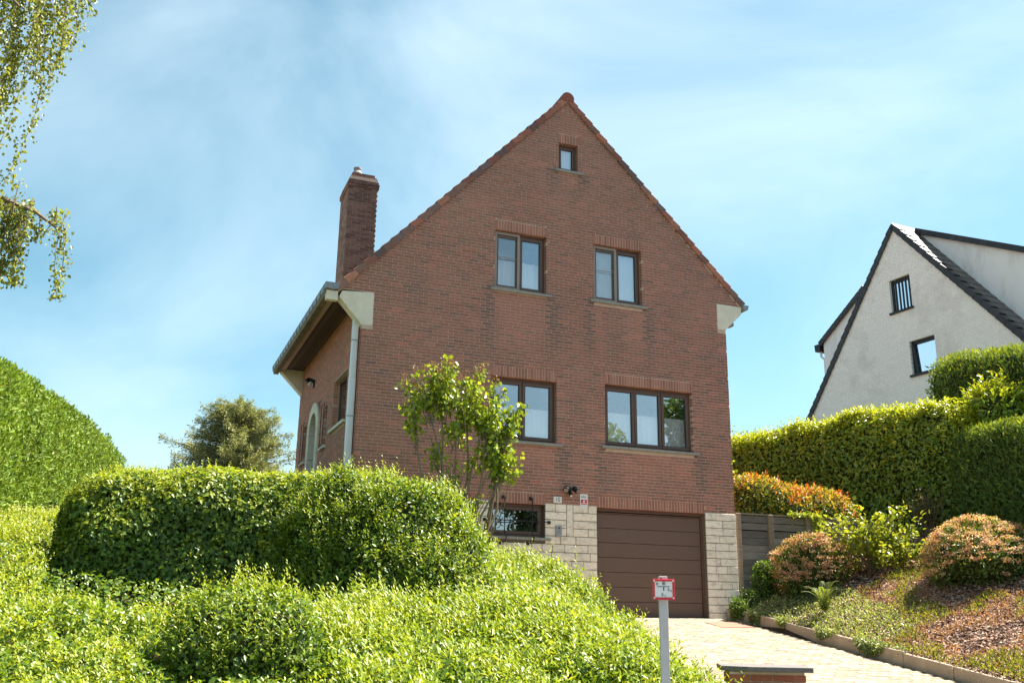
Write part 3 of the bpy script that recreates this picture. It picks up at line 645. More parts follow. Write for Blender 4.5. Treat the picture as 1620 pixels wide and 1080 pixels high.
MB().box(-.02, .03, -.05, .05, -.1, .08).build('back_plate', M['black'], t); MB().tube([(-.02, 0, .06), (-.12, 0, .06), (-.18, 0, .02)], [.05, .07, .06], 12).build('hood', M['black'], t, smooth=True); MB().tube([(-.09, 0, .05), (-.10, 0, -.02), (-.10, 0, -.06)], [.055, .05, .02], 12).build('glass_shade', M['white'], t, smooth=True)

# hydrant marker on its post
t = thing('hydrant_marker', 'small red-bordered white hydrant marker plate on a grey post', 'sign', (-.10, -11.15, -1.4), rot=(0, 0, R(-24)))
bevel(MB().box(-.030, .030, -.030, .030, 0, 1.755).build('post', M['galv'], t), .004)
MB().tube([(-.015, -.031, 1.735), (-.015, -.0335, 1.735)], .008, 10).build('bolt_hole', M['ink'], t)
bevel(frame_mb(-.077, .077, 1.595, 1.735, .016, -.052, -.032).build('border', M['red'], t), .004)
MB().box(-.0615, .0615, -.046, -.033, 1.6105, 1.7195).build('plate', M['white'], t)
for x in (-.066, .066):
    for z_ in (1.607, 1.723): MB().tube([(x, -.0525, z_), (x, -.0555, z_)], .006, 8).build('rivet', M['white'], t)
sgn = lambda s, size, x, z_, sx=.7: text('lettering', s, size, M['ink'], t, (x, -.0475, z_), (R(90), 0, 0), 'CENTER', sx)
sgn('H', .032, -.044, 1.701); sgn('80', .032, .002, 1.704); sgn('0', .030, .034, 1.662, .8); sgn(',8', .018, .050, 1.656); sgn('0', .030, -.009, 1.628, .8); sgn(',3', .018, .009, 1.622)
MB().box(-.043, .043, -.0485, -.0465, 1.682, 1.686).build('line', M['ink'], t); MB().box(-.002, .004, -.0485, -.0465, 1.655, 1.682).build('line', M['ink'], t)

# entrance pillar with cap and low wall
pl = thing('brick_pillar', 'low brick entrance pillar with a dark stone cap beside the driveway', 'pillar', (2.78, -8.28, -1.42), rot=(0, 0, R(-28)))
MB().box(-.39, .37, -.25, .25, .2, .95).build('mortar', M['mortar'], pl)
z = .13; k = 0
while z < .93:
    for (a, b, fn) in ((-.40, .38, lambda u, d: (u, -.262+d)), (-.16, .26, lambda u, d: (-.402+d, u)), (-.16, .26, lambda u, d: (.382-d, u))):
        u = a-(.11 if k % 2 else 0)
        while u < b-.01:
            ua, ub = max(u, a), min(u+.215, b); c = np.array([.30, .105, .065])*(.75+.45*random.random())
            P = [fn(ua, 0), fn(ub, 0), fn(ub, .1), fn(ua, .1)]; MB().poly8([(x, y, z) for x, y in P]+[(x, y, z+.063) for x, y in P], tuple(c)).build('brick', M['brick'], pl)
            u += .226
    z += .073; k += 1
bevel(MB().prism([(-.47, .30), (-.47, -.22), (-.20, -.33), (.45, -.33), (.45, .30)], .955, 1.005, lambda u, v, d: (u, v, d)).build('cap', M['copestone'], pl), .006)
lwall = thing('low_wall', 'low brick edging wall with pinkish coping behind the entrance pillar', 'wall', (2.62, -6.0, -1.0))
for i in range(8):
    y = -2.0+i*.6; za = float(drive_z(-6+y))+1.0; zb = float(drive_z(-6+y+.6))+1.0; q = random.random()
    MB().poly8([(-.14, y, za-.3), (.10, y, za-.3), (.10, y+.59, zb-.3), (-.14, y+.59, zb-.3), (-.14, y, za+.36), (.10, y, za+.36), (.10, y+.59, zb+.36), (-.14, y+.59, zb+.36)], tuple(np.array([.28, .12, .08])*(.8+.4*q))).build('brickwork', M['brick'], lwall)
    MB().poly8([(-.17, y, za+.362), (.13, y, za+.362), (.13, y+.595, zb+.362), (-.17, y+.595, zb+.362), (-.17, y, za+.40), (.13, y, za+.40), (.13, y+.595, zb+.40), (-.17, y+.595, zb+.40)], (.45, .27, .21)).build('coping', M['brick'], lwall)

# timber retaining fence right of the house
fe = thing('timber_fence', 'weathered grey timber plank retaining fence beside the garage', 'fence', (10, .12, 1.5))
posts = [8.33, 9.16, 10.13, 10.86]; Z0 = -1.5; tl = 2.15-1.5
for x in posts+[12.45]:
    q = random.random(); bt = float(ground(x, -.2))-.3-1.5; hh = tl+(.02 if x < 12 else .16)
    bevel(MB().box(x-.055-10, x+.055-10, -.07, .04, bt, hh, tuple(np.array([.24, .185, .135])*(.85+.3*q))).build('post', M['wood'], fe), .008, 1)
for a, b in zip(posts[:-1]+[10.86], posts[1:]+[12.45]):
    z = tl-.015; i = 0
    while z > float(ground(b, -.1))-1.5-.3 and z > -1.3:
        h = .135+random.random()*.02; gap = .022 if i in (1,) else (.005 if i != 0 else .014); q = random.random()
        bevel(MB().box(a+.05-10, b-.05-10, -.01+.004*random.random(), .03, z-h, z, tuple(np.array([.22, .195, .175])*(.55+.75*q))).build('plank', M['wood'], fe), .005, 1)
        z -= h+gap; i += 1
MB().box(-1.75, 2.55, -.04, .05, tl+.003, tl+.03, (.25, .2, .15)).build('top_rail', M['wood'], fe)

# ------------------------------------------------------------------ neighbour house
ga = R(3.8); gv = np.array([-math.sin(ga), math.cos(ga), 0]); gn = np.array([math.cos(ga), math.sin(ga), 0]); gd_ = 17.026
base_n = gn*gd_
NB = lambda u, z, d: tuple(base_n+gv*u+gn*d+np.array([0, 0, z]))
nh = thing('white_house', 'white painted brick neighbouring house with dark tiled roof and two dormers', 'house', (.725, 3.437, -.022)); nh.scale = (1.2, 1.2, 1.2)
nAU, nAZ = 2.42, 11.45; nLs, nRs = 1.26, 1.174
ntop = lambda u: nAZ-(nLs*(u-nAU) if u > nAU else nRs*(nAU-u))
nwin = [(2.0, 2.78, 8.82, 9.83), (1.36, 2.26, 6.80, 7.80)]
nw = MB()
for cell in wall_cells(-4.2, 7.2, ([nAU], ntop), 3.0, nwin): nw.prism(cell[::-1], .006, .25, NB)
nwo = nw.build('gable_wall', M['whitemortar'], nh); f = MB()
for b in bricks(-4.2, 7.2, lambda z: nAU-(nAZ-z)/nRs, lambda z: nAU+(nAZ-z)/nLs, 4.6, nAZ-.05, nwin):
    q = random.random(); brick_mb(f, b, NB, tuple(np.array([.93, .91, .87])*(.97+.04*q)), .08)
me = f.mesh('bricks'); me.flip_normals(); obj('bricks', me, M['whitebrick'], nwo, kind='stuff')
for (a, b, z0, z1), bars in zip(nwin, (True, False)):
    m = MB(); t_ = .06
    for (p, q, r, s) in ((a, b, z0, z0+t_), (a, b, z1-t_*1.8, z1), (a, a+t_, z0+t_, z1-t_*1.8), (b-t_, b, z0+t_, z1-t_*1.8)): m.prism([(p, r), (q, r), (q, s), (p, s)], .09, .15, NB)
    wo = m.build('window', M['antr'], nh); MB().prism([(a+.04, z0+.04), (b-.04, z0+.04), (b-.04, z1-.09), (a+.04, z1-.09)], .12, .126, NB).build('pane', M['glass'], wo)
    MB().prism([(a-.05, z0-.06), (b+.05, z0-.06), (b+.05, z0), (a-.05, z0)], -.06, .1, NB).build('sill', M['antr'], wo)
    MB().prism([(a+.05, z0+.05), (b-.05, z0+.05), (b-.05, z1-.1), (a+.05, z1-.1)], .2, .21, NB).build('curtain', mat('pale_curtain', (.55, .68, .74), rough=.9), wo)
    if bars:
        for i in range(6):
            u = a+(b-a)*(i+.6)/6.2; MB().prism([(u-.012, z0+.03), (u+.012, z0+.03), (u+.012, z1-.09), (u-.012, z1-.09)], .055, .08, NB).build('bar', M['antr'], wo)
    else:
        u = b-.16; MB().prism([(u-.02, z0+.04), (u+.03, z0+.04), (u+.10, z1-.08), (u+.05, z1-.08)], .04, .1, NB).build('open_sash', M['antr'], wo)
MB().prism([(-4.2, 3.0), (7.2, 3.0), (nAU+.05, nAZ-.1), (nAU-.05, nAZ-.1)][::-1], 8.7, 8.9, NB).build('rear_gable', M['render'], nh)
sl = MB()
def slopeq(mb, u0, z0, u1, z1, d0, d1, th, c=(1, 1, 1)): mb.prism([(u0, z0), (u1, z1), (u1, z1+th), (u0, z0+th)], d0, d1, NB, c)
slopeq(sl, nAU, nAZ-.04, 7.35, ntop(7.35)-.04, -.02, 9, .10); slopeq(sl, -4.35, ntop(-4.35)-.04, nAU, nAZ-.04, -.02, 9, .10)
nro = sl.build('roof', M['antr'], nh)
DC = lambda: tuple(np.array([.032, .031, .034])*(.75+.5*random.random()))
def run_tiles(p0, p1, n, parent, d0, d1, name='verge_tile', wdt=None, fld=None):
    d = np.array(p1)-np.array(p0); Ln = np.linalg.norm(d); d = d/Ln; nn = np.array([-d[1], d[0]]); nn = nn if nn[1] > 0 else -nn; s = Ln/n
    for i in range(n):
        a = np.array(p0)+d*(i*s-.01); b = np.array(p0)+d*((i+1)*s+.012)
        q = [a-nn*.07, b-nn*.085, b+nn*.075, a+nn*.11]; c = DC(); m = MB().prism([tuple(x) for x in q], d0-.03, d0, NB, c)
        m.prism([tuple(x) for x in (a+nn*.085, b+nn*.05, b+nn*.075, a+nn*.11)], d0+.001, d0+.22, NB, c); m.build(name, M['slate'], parent)
    if fld:
        f = MB()
        for i in range(n):
            a = np.array(p0)+d*(i*s-.01); b = np.array(p0)+d*((i+1)*s+.012)
            for y in np.arange(d0+.225, fld, .22):
                f.prism([tuple(x) for x in (a+nn*.05, b+nn*.03, b+nn*.078, a+nn*.092)], y, y+.215, NB, tuple(np.array([.13, .11, .10])*(.7+.5*random.random())))
        f.build('tiles', M['slate'], parent, kind='stuff')
run_tiles((7.3, ntop(7.3)), (nAU, nAZ+.02), 27, nro, -.03, 0, fld=.9)
run_tiles((-4.3, ntop(-4.3)), (nAU, nAZ+.02), 32, nro, -.03, 0, fld=.9)
m = MB().prism([(nAU-.12, nAZ), (nAU+.12, nAZ), (nAU, nAZ+.14)], -.05, 9, NB, (.035, .035, .04)); m.build('ridge', M['slate'], nro)
# front dormer (towards the street) and rear dormer
DF = .80
def dormer(pts, zt, roofpts, name, n, outer):
    c = MB().prism(pts, DF, DF+.14, NB); co = c.build(name, M['render'], nh)
    (u0, z0), (u1, z1) = roofpts; r_ = MB(); slopeq(r_, u0, z0-.04, u1, z1-.04, DF-.06, 8.4, .09); rr = r_.build('dormer_roof', M['antr'], co)
    d = np.array([u1-u0, z1-z0]); Ln = np.linalg.norm(d); d /= Ln; nn = np.array([-d[1], d[0]]); nn = nn if nn[1] > 0 else -nn; s = Ln/n
    for i in range(n):
        a = np.array([u0, z0])+d*(i*s+.004); b = np.array([u0, z0])+d*((i+1)*s-.004)
        MB().prism([tuple(x) for x in (a-nn*.085, b-nn*.085, b+nn*.085, a+nn*.085)], DF-.10, DF-.062, NB, DC()).build('dormer_tile', M['slate'], co)
    MB().prism([(u1, z1-.24), (u1+outer*.22, z1-.22), (u1+outer*.24, z1+.02), (u1, z1+.02)], DF-.08, 8.4, NB).build('gutter', M['antr'], co)
    return co
fe_u = -3.2; rs = .525
zf = lambda u: 11.40-rs*(2.21-u)
dormer([(2.2, ntop(2.2)-.1), (fe_u, ntop(fe_u)+.3), (fe_u, zf(fe_u)-.05), (2.2, zf(2.2)-.05)], 0, [(2.25, zf(2.25)), (fe_u-.3, zf(fe_u-.3))], 'dormer_cheek', 24, -1)
rb_ = .64; zb_ = lambda u: 10.20-rb_*(u-4.58)
dormer([(4.5, ntop(4.5)-.1), (6.5, ntop(6.5)-.1), (6.5, zb_(6.5)-.05), (4.5, zb_(4.5)-.0)], 0, [(4.45, zb_(4.45)), (6.62, zb_(6.62))], 'dormer_cheek', 11, 1)
MB().prism([(6.36, ntop(6.5)-.3), (6.5, ntop(6.5)-.3), (6.5, zb_(6.5)-.05), (6.36, zb_(6.36)-.05)], DF+.142, 8.3, NB).build('dormer_front', M['render'], nh)
MB().prism([(fe_u, ntop(fe_u)), (fe_u+.14, ntop(fe_u)), (fe_u+.14, zf(fe_u)-.05), (fe_u, zf(fe_u)-.05)], DF+.142, 8.3, NB).build('dormer_front', M['render'], nh)
MB().tube([NB(6.70, 8.70, DF+.05), NB(6.70, 8.5, DF+.05), NB(6.55, 8.36, DF+.05), NB(6.55, 6.4, DF+.05)], .04, 8).build('downpipe', M['white'], nh)

# ================================================================== VEGETATION
def norm(v): return v/(np.linalg.norm(v, axis=-1, keepdims=True)+1e-9)
def leafmesh(name, P, D, Nn, Ln, Wd, col, tpl=0, droop=.15, fold=.18):
    """one leaf per point: P base, D direction, Nn face normal, Ln length, Wd width"""
    n = len(P); D = norm(D); Sd = norm(np.cross(D, Nn)); Nn = np.cross(Sd, D); Ln = np.broadcast_to(Ln, (n,))[:, None]; Wd = np.broadcast_to(Wd, (n,))[:, None]
    if tpl == 0:
        pts = [(0, 0, 0), (.48, .5, fold), (1, 0, -droop), (.48, -.5, fold)]; fc = [(0, 1, 2), (0, 2, 3)]
    elif tpl == 1:
        pts = [(0, 0, 0), (.28, .46, fold), (.66, .40, fold*.6), (1, 0, -droop), (.66, -.40, fold*.6), (.28, -.46, fold)]; fc = [(0, 1, 2, 3), (0, 3, 4, 5)]
    elif tpl == 2:   # ivy: lobed
        pts = [(0, 0, 0), (.12, .5, fold), (.5, .28, fold*.4), (1, 0, -droop), (.5, -.28, fold*.4), (.12, -.5, fold)]; fc = [(0, 1, 2, 3), (0, 3, 4, 5)]
    k = len(pts); V = np.stack([P+D*(a*Ln)+Sd*(b*Wd)+Nn*(c*Wd) for a, b, c in pts], 1).reshape(-1, 3)
    Fs = (np.arange(n)[:, None, None]*k+np.array(fc)[None]).reshape(-1, len(fc[0]))
    C = np.repeat(col, k, axis=0)
    return nmesh(name, V, Fs, C)
def sample(V, Fq, n, wfun=None):
    V = np.asarray(V); T = np.concatenate([Fq[:, [0, 1, 2]], Fq[:, [0, 2, 3]]]); a, b, c = V[T[:, 0]], V[T[:, 1]], V[T[:, 2]]
    nr = np.cross(b-a, c-a); ar = np.linalg.norm(nr, axis=1)/2; pw = ar.copy()
    if wfun is not None: pw *= wfun((a+b+c)/3)
    t = rng.choice(len(T), n, p=pw/pw.sum()); r1, r2_ = np.sqrt(rng.random(n))[:, None], rng.random(n)[:, None]
    P = a[t]*(1-r1)+b[t]*(r1*(1-r2_))+c[t]*(r1*r2_); return P, norm(nr[t])
def gridfaces(nu, nv, wrap=False):
    i = np.arange(nu-1)[:, None]*nv+np.arange(nv-1)[None]; f = np.stack([i, i+nv, i+nv+1, i+1], -1).reshape(-1, 4)
    return f
def hedge_shell(path, nu=60, nv=26, p=3.2, amp=.08, fr=2.2, seed=0, zs=1.0):
    """path rows: x,y,zbase,ztop,width. rounded-box section swept along the path"""
    path = np.array(path, float); s = np.concatenate([[0], np.cumsum(np.linalg.norm(np.diff(path[:, :2], axis=0), axis=1))]); T = np.linspace(0, s[-1], nu)
    Q = np.stack([np.interp(T, s, path[:, k]) for k in range(5)], -1); tg = norm(np.gradient(Q[:, :2], axis=0)); sd = np.stack([tg[:, 1], -tg[:, 0]], -1)
    th = np.linspace(0, math.pi, nv); cx = np.sign(np.cos(th))*np.abs(np.cos(th))**(2/p); cz = np.abs(np.sin(th))**(2/p)
    e = np.clip(np.minimum(T, s[-1]-T)/(Q[:, 4]*.5), 0, 1); es = (1-(1-e)**p)**(1/p)*.97+.03
    V = np.zeros((nu, nv, 3)); 
    V[..., :2] = Q[:, None, :2]+sd[:, None]*(cx[None, :, None]*(Q[:, None, 4:5]*.5)*es[:, None, None]); V[..., 2] = Q[:, None, 2]+cz[None]*((Q[:, 3]-Q[:, 2])*(.25+.75*es))[:, None]
    Fq = gridfaces(nu, nv); V = V.reshape(-1, 3)
    c = np.repeat(np.stack([Q[:, 0], Q[:, 1], (Q[:, 2]+Q[:, 3])/2], -1), nv, 0); n = norm(V-c)
    return V+n*((fbm(V*np.array([1, 1, zs]), fr, seed)-.5)*2*amp)[:, None], Fq
def mound_shell(c, r, p=2.4, amp=.1, fr=2, seed=0, rot=0, zlow=-.6):
    nu, nv = 48, 22; th = np.linspace(0, 2*math.pi, nu); ph = np.linspace(-.9, math.pi/2, nv)
    f = lambda x: np.sign(x)*np.abs(x)**(2/p)
    X = f(np.cos(th))[:, None]*f(np.cos(ph))[None]*r[0]; Y = f(np.sin(th))[:, None]*f(np.cos(ph))[None]*r[1]; Z = np.broadcast_to(f(np.sin(ph))[None]*r[2], X.shape)
    ca, sa = math.cos(rot), math.sin(rot); V = np.stack([c[0]+X*ca-Y*sa, c[1]+X*sa+Y*ca, c[2]+Z], -1).reshape(-1, 3); Fq = gridfaces(nu, nv); n = norm((V-np.array(c))/np.array(r))
    return V+n*((fbm(V, fr, seed)-.5)*2*amp)[:, None], Fq
def field_shell(x0, x1, y0, y1, zf, n=70, m=70, amp=.08, fr=2.5, seed=0):
    xs = np.linspace(x0, x1, n); ys = np.linspace(y0, y1, m); X, Y = np.meshgrid(xs, ys, indexing='ij'); Z = zf(X, Y)
    V = np.stack([X, Y, Z], -1).reshape(-1, 3); V[:, 2] += (fbm(V, fr, seed)-.5)*2*amp
    i = np.arange(n-1)[:, None]*m+np.arange(m-1)[None]; return V, np.stack([i, i+m, i+m+1, i+1], -1).reshape(-1, 4)
def orient(V, Fq, ref=None):
    """flip faces so normals point away from the mean centre / up"""
    a, b, c = V[Fq[:, 0]], V[Fq[:, 1]], V[Fq[:, 2]]; n = np.cross(b-a, c-a); up_ = np.array([0, 0, 1.]) if ref is None else None
    d = (n*(((a+c)/2)-ref)).sum(1) if ref is not None else n[:, 2]
    return Fq if d.sum() > 0 else Fq[:, ::-1]
def lobes(x, y, s, seed=0):
    gx_, gy_ = np.floor(x/s), np.floor(y/s); best = np.zeros_like(x)
    for i in (-1, 0, 1):
        for j in (-1, 0, 1):
            cx, cy = gx_+i, gy_+j; q = np.stack([cx*7.3+.1, cy*5.1+.2, 0*cx+seed*3.7], -1); j1, j2, j3 = vnoise(q, 13.7, seed), vnoise(q, 9.3, seed+5), vnoise(q, 17.1, seed+9)
            d2 = (x-(cx+.15+.7*j1)*s)**2+(y-(cy+.15+.7*j2)*s)**2; r_ = s*(.55+.45*j3); best = np.maximum(best, (.55+.45*j3)*np.sqrt(np.maximum(0, 1-d2/r_**2)))
    return best
def palette(n, cols, wts, var=.18, P=None, f=1.5, seed=3):
    cols = np.array(cols); k = rng.choice(len(cols), n, p=np.array(wts)/np.sum(wts)); C = cols[k]*(1-var+2*var*rng.random((n, 1)))
    if P is not None: C = C*(.82+.36*fbm(P, f, seed, 2))[:, None]
    return C
GREEN = dict(
 ivy=([(.09, .165, .026), (.125, .215, .03), (.17, .25, .035), (.06, .115, .022)], [4, 4, 2, 2]),
 young=([(.31, .37, .034), (.38, .41, .045), (.23, .32, .03)], [3, 2, 3]),
 priv=([(.17, .26, .028), (.23, .32, .034), (.10, .17, .022), (.30, .36, .04)], [4, 4, 2, 2]),
 thuja=([(.17, .27, .036), (.21, .32, .042), (.11, .18, .03), (.27, .32, .06)], [4, 4, 2, 1]),
 thujad=([(.11, .18, .042), (.14, .22, .05), (.08, .13, .034), (.17, .25, .05)], [4, 4, 2, 1]),
 laurel=([(.20, .31, .04), (.25, .36, .046), (.13, .21, .032), (.32, .40, .05)], [4, 4, 2, 1]),
 laurely=([(.38, .43, .035), (.45, .48, .04), (.28, .36, .03)], [3, 2, 2]),
 cedar=([(.26, .29, .14), (.32, .34, .16), (.18, .21, .11), (.36, .36, .15)], [4, 3, 3, 1]),
 lilac=([(.24, .33, .035), (.30, .38, .04), (.15, .23, .03), (.40, .43, .05)], [4, 4, 3, 1]),
 birch=([(.28, .32, .065), (.21, .25, .055), (.35, .36, .09), (.16, .19, .05)], [4, 3, 2, 2]),
)
def scatter(name, parent, V, Fq, n, key, size, asp, matn='leaf', tpl=0, out=.5, upb=.3, jit=.9, depth=.07, flat=.6, wfun=None, sizevar=.35, young=None, fil=None, grain=1.4, kind='stuff', droop=.15):
    P, Nr = sample(V, Fq, n, wfun)
    if fil is not None: k = fil(P); P, Nr = P[k], Nr[k]
    n = len(P); P = P+Nr*((rng.random((n, 1))-.6)*depth*2)
    tang = rng.normal(size=(n, 3)); tang -= (tang*Nr).sum(1, keepdims=True)*Nr; tang = norm(tang)
    D = norm(tang*(1-out)+Nr*out*(.3+rng.random((n, 1)))+np.array([0, 0, 1.])*upb*rng.random((n, 1)))
    Nl = norm(Nr*flat+np.array([0, 0, .5])*flat+rng.normal(size=(n, 3))*jit*.5)
    Ls = size*(1-sizevar+2*sizevar*rng.random(n)); C = palette(n, *GREEN[key], P=P, f=grain)
    if young is not None:
        yk, prob = young; pr = prob*np.clip(Nr[:, 2]*1.3, 0, 1)*(.4+1.2*fbm(P, 1.1, 41, 2)); sel = rng.random(n) < pr; C[sel] = palette(int(sel.sum()), *GREEN[yk])  # pale new growth on upward faces; also paints in the sunlit tops
    me = leafmesh(name, P, D, Nl, Ls, Ls*asp, C, tpl, droop); return obj(name, me, M[matn], parent, kind)
def shoots(name, parent, V, Fq, n, key, ln=(.12, .32), leaf=.06, asp=.38, matn='leaf', fil=None, minz=.25, per=9, lean=.35, tpl=0, kind='stuff', cl=None):
    P, Nr = sample(V, Fq, n*3, lambda c: (.2+fbm(c, 1.6, 77, 2))**4); k = Nr[:, 2] > minz
    if fil is not None: k &= fil(P)
    P, Nr = P[k][:n], Nr[k][:n]; n = len(P)
    if n == 0: return
    D = norm(Nr*lean+np.array([0, 0, 1.])+rng.normal(size=(n, 3))*.42); Lg = ln[0]+(ln[1]-ln[0])*rng.random(n)**1.5
    B, DD, NN, LL = [], [], [], []
    for j in range(per):
        t = (j+.5)/per; ang = j*2.4+rng.random(n)*.6; ref = norm(np.cross(D, np.array([1., .1, 0]))); e2 = np.cross(D, ref)
        rad = ref*np.cos(ang)[:, None]+e2*np.sin(ang)[:, None]
        B.append(P+D*(Lg*t)[:, None]); DD.append(norm(rad*(1-.35*t)+D*(.35+.5*t))); NN.append(norm(D*.8-rad*.5)); LL.append(np.full(n, leaf)*(1.05-.4*t)*(.8+.4*rng.random(n)))
    B, DD, NN, LL = map(np.concatenate, (B, DD, NN, LL)); C = palette(len(B), *GREEN[key])
    return obj(name, leafmesh(name, B, DD, NN, LL, LL*asp, C, tpl), M[matn], parent, kind)
def core(parent, V, Fq, shrink=.07, name='dark_core', m='core', ref=None):  # solid dark shell, added to stop light showing through the foliage
    a = np.zeros_like(V); c = V.mean(0) if ref is None else ref
    fn = np.cross(V[Fq[:, 1]]-V[Fq[:, 0]], V[Fq[:, 2]]-V[Fq[:, 0]])
    for k in range(4): np.add.at(a, Fq[:, k], fn)
    return obj(name, nmesh(name, V-norm(a)*shrink, Fq, smooth=True), M[m], parent)
def camdist(c): return 1/(np.linalg.norm(c-CAM, axis=1)**1.2)
def facing(Vc): return np.ones(len(Vc))

# --- ivy covered hedge (left of centre)
h = thing('ivy_hedge', 'dense rounded ivy hedge left of the house, shaded front and sunlit top', 'hedge', (0, 0, 0))
pa = [(-4.45, -4.55, .30, 1.40, 1.1), (-3.95, -4.55, .35, 1.60, 1.4), (-3.0, -4.6, .35, 1.64, 1.5), (-2.0, -4.75, .3, 1.68, 1.5), (-1.2, -4.95, .25, 1.72, 1.5), (-.2, -5.1, .25, 1.60, 1.5)]
V, Fq = hedge_shell(pa, 110, 40, 3.2, .17, 2.3, 1); Fq = orient(V, Fq, V.mean(0)); core(h, V, Fq, .09)
scatter('foliage', h, V, Fq, 44000, 'ivy', .050, .95, tpl=2, out=.15, upb=-.35, flat=.9, jit=.8, depth=.08, young=('young', 1.1))
shoots('young_shoots', h, V, Fq, 700, 'young', (.05, .18), .05)
# --- big rounded mound in the middle
h = thing('rounded_shrub', 'large rounded green shrub in front of the left house corner', 'shrub')
V, Fq = hedge_shell([(-1.95, -5.25, .1, 1.52, 1.5), (-1.5, -5.4, .0, 1.64, 1.9), (-.9, -5.7, -.1, 1.62, 2.0), (-.25, -5.95, -.2, 1.42, 2.0), (.25, -6.15, -.25, 1.08, 1.8), (.6, -6.3, -.3, .6, 1.4)], 90, 50, 2.3, .36, 1.9, 5); Fq = orient(V, Fq, V.mean(0)); core(h, V, Fq, .10)
scatter('foliage', h, V, Fq, 32000, 'ivy', .05, .6, tpl=0, out=.35, upb=.25, jit=1.0, depth=.10, young=('young', .5))
shoots('young_shoots', h, V, Fq, 2200, 'priv', (.06, .26), .058, minz=-.3)
shoots('tip_shoots', h, V, Fq, 700, 'young', (.1, .34), .06, minz=.05)
b = MB()
for i in range(40):
    q = np.array([rng.uniform(-1.9, .3), -6.62+rng.normal()*.1, rng.uniform(-.35, .25)]); b.tube([q, q+rng.normal(size=3)*[.12, .06, .10], q+rng.normal(size=3)*[.25, .08, .2]], [.006, .004, .002], 4)
b.build('dry_twigs', M['bark'], h, 'stuff')
h = thing('clipped_hedge', 'green hedge top with upright shoots between the rounded shrub and the lilac', 'hedge')
V, Fq = hedge_shell([(-1.5, -4.2, .6, 1.72, 1.2), (-.5, -4.0, .6, 1.76, 1.3), (.4, -4.2, .5, 1.60, 1.2), (.8, -4.3, .3, 1.25, 1.0)], 40, 22, 2.6, .1, 1.7, 9); Fq = orient(V, Fq, V.mean(0)); core(h, V, Fq, .1)
scatter('foliage', h, V, Fq, 14000, 'priv', .06, .5, out=.4, upb=.3, young=('young', .5)); shoots('young_shoots', h, V, Fq, 260, 'young', (.08, .36), .065)
# --- sloping shrub planting along the driveway
def zE(x, y):
    zr = interp(y, [-9.6, -8.9, -7.8, -7, -5, -3.8, -2.5, -1.2], [-1.2, -.85, -.52, -.16, .50, .72, .78, .8]); zl = interp(y, [-11.2, -10.6, -9.9, -8, -6, -4, -1.2], [-1.25, -.82, -.56, -.16, .30, .62, .8])
    t = sstep(-1.5, 2.3, x); z = zl*(1-t)+zr*t
    yf = -11.0+(x+2.5)/5*1.7; z = z-.55*sstep(yf+.55, yf-.15, y)-.9*sstep(2.05, 2.55, x)-.5*sstep(-1.55, -2.1, x)
    z = z-.10-.16+.40*lobes(x, y, .75, 3)+.10*lobes(x, y, .33, 4)
    return np.maximum(z-.06, ground(x, y)+.12+.22*lobes(x, y, .75, 3)-.45*sstep(2.0, 2.5, x)-.35*sstep(yf+.5, yf-.1, y))
h = thing('driveway_hedge', 'broad sunlit bank of yellow-green shrubs sloping down beside the driveway', 'hedge')
V, Fq = field_shell(-2.1, 2.72, -11.0, -1.6, zE, 150, 260, .12, 2.2, 12); Fq = orient(V, Fq)
k = np.all((V[Fq][:, :, 1] > (-11.05+(V[Fq][:, :, 0]+2.5)/5*1.7)), axis=1); Fq = Fq[k]
core(h, V, Fq, .10)
near = lambda c: 1/(np.linalg.norm(c-CAM, axis=1)**1.6)
scatter('foliage', h, V, Fq, 75000, 'ivy', .062, .5, tpl=0, out=.4, upb=.3, jit=1.1, depth=.10, sizevar=.6, wfun=near, young=('priv', .8))
shoots('leafy_shoots', h, V, Fq, 6800, 'priv', (.08, .28), .068, .44, minz=-.2)
shoots('young_shoots', h, V, Fq, 3800, 'young', (.12, .34), .072, .38, minz=-.2)
shoots('broad_shoots', h, V, Fq, 900, 'young', (.15, .40), .098, .33, minz=-.2)
shoots('tall_shoots', h, V, Fq, 60, 'young', (.3, .55), .08, .34, minz=.2, per=14, fil=lambda P: (P[:, 1] > -6.5))
# --- small bush in front left
h = thing('round_bush', 'small leafy bush with long upright shoots in the lower left', 'shrub')
V, Fq = mound_shell((-2.70, -9.2, -.40), (.56, .52, .62), 2.6, .12, 2.2, 15); Fq = orient(V, Fq, V.mean(0)); core(h, V, Fq, .07)
scatter('foliage', h, V, Fq, 8000, 'ivy', .05, .55, out=.35, upb=.3, young=('priv', .5), depth=.06)
shoots('leafy_shoots', h, V, Fq, 520, 'priv', (.05, .16), .05, .4, minz=-.2)
shoots('young_shoots', h, V, Fq, 300, 'young', (.10, .30), .05, .34)
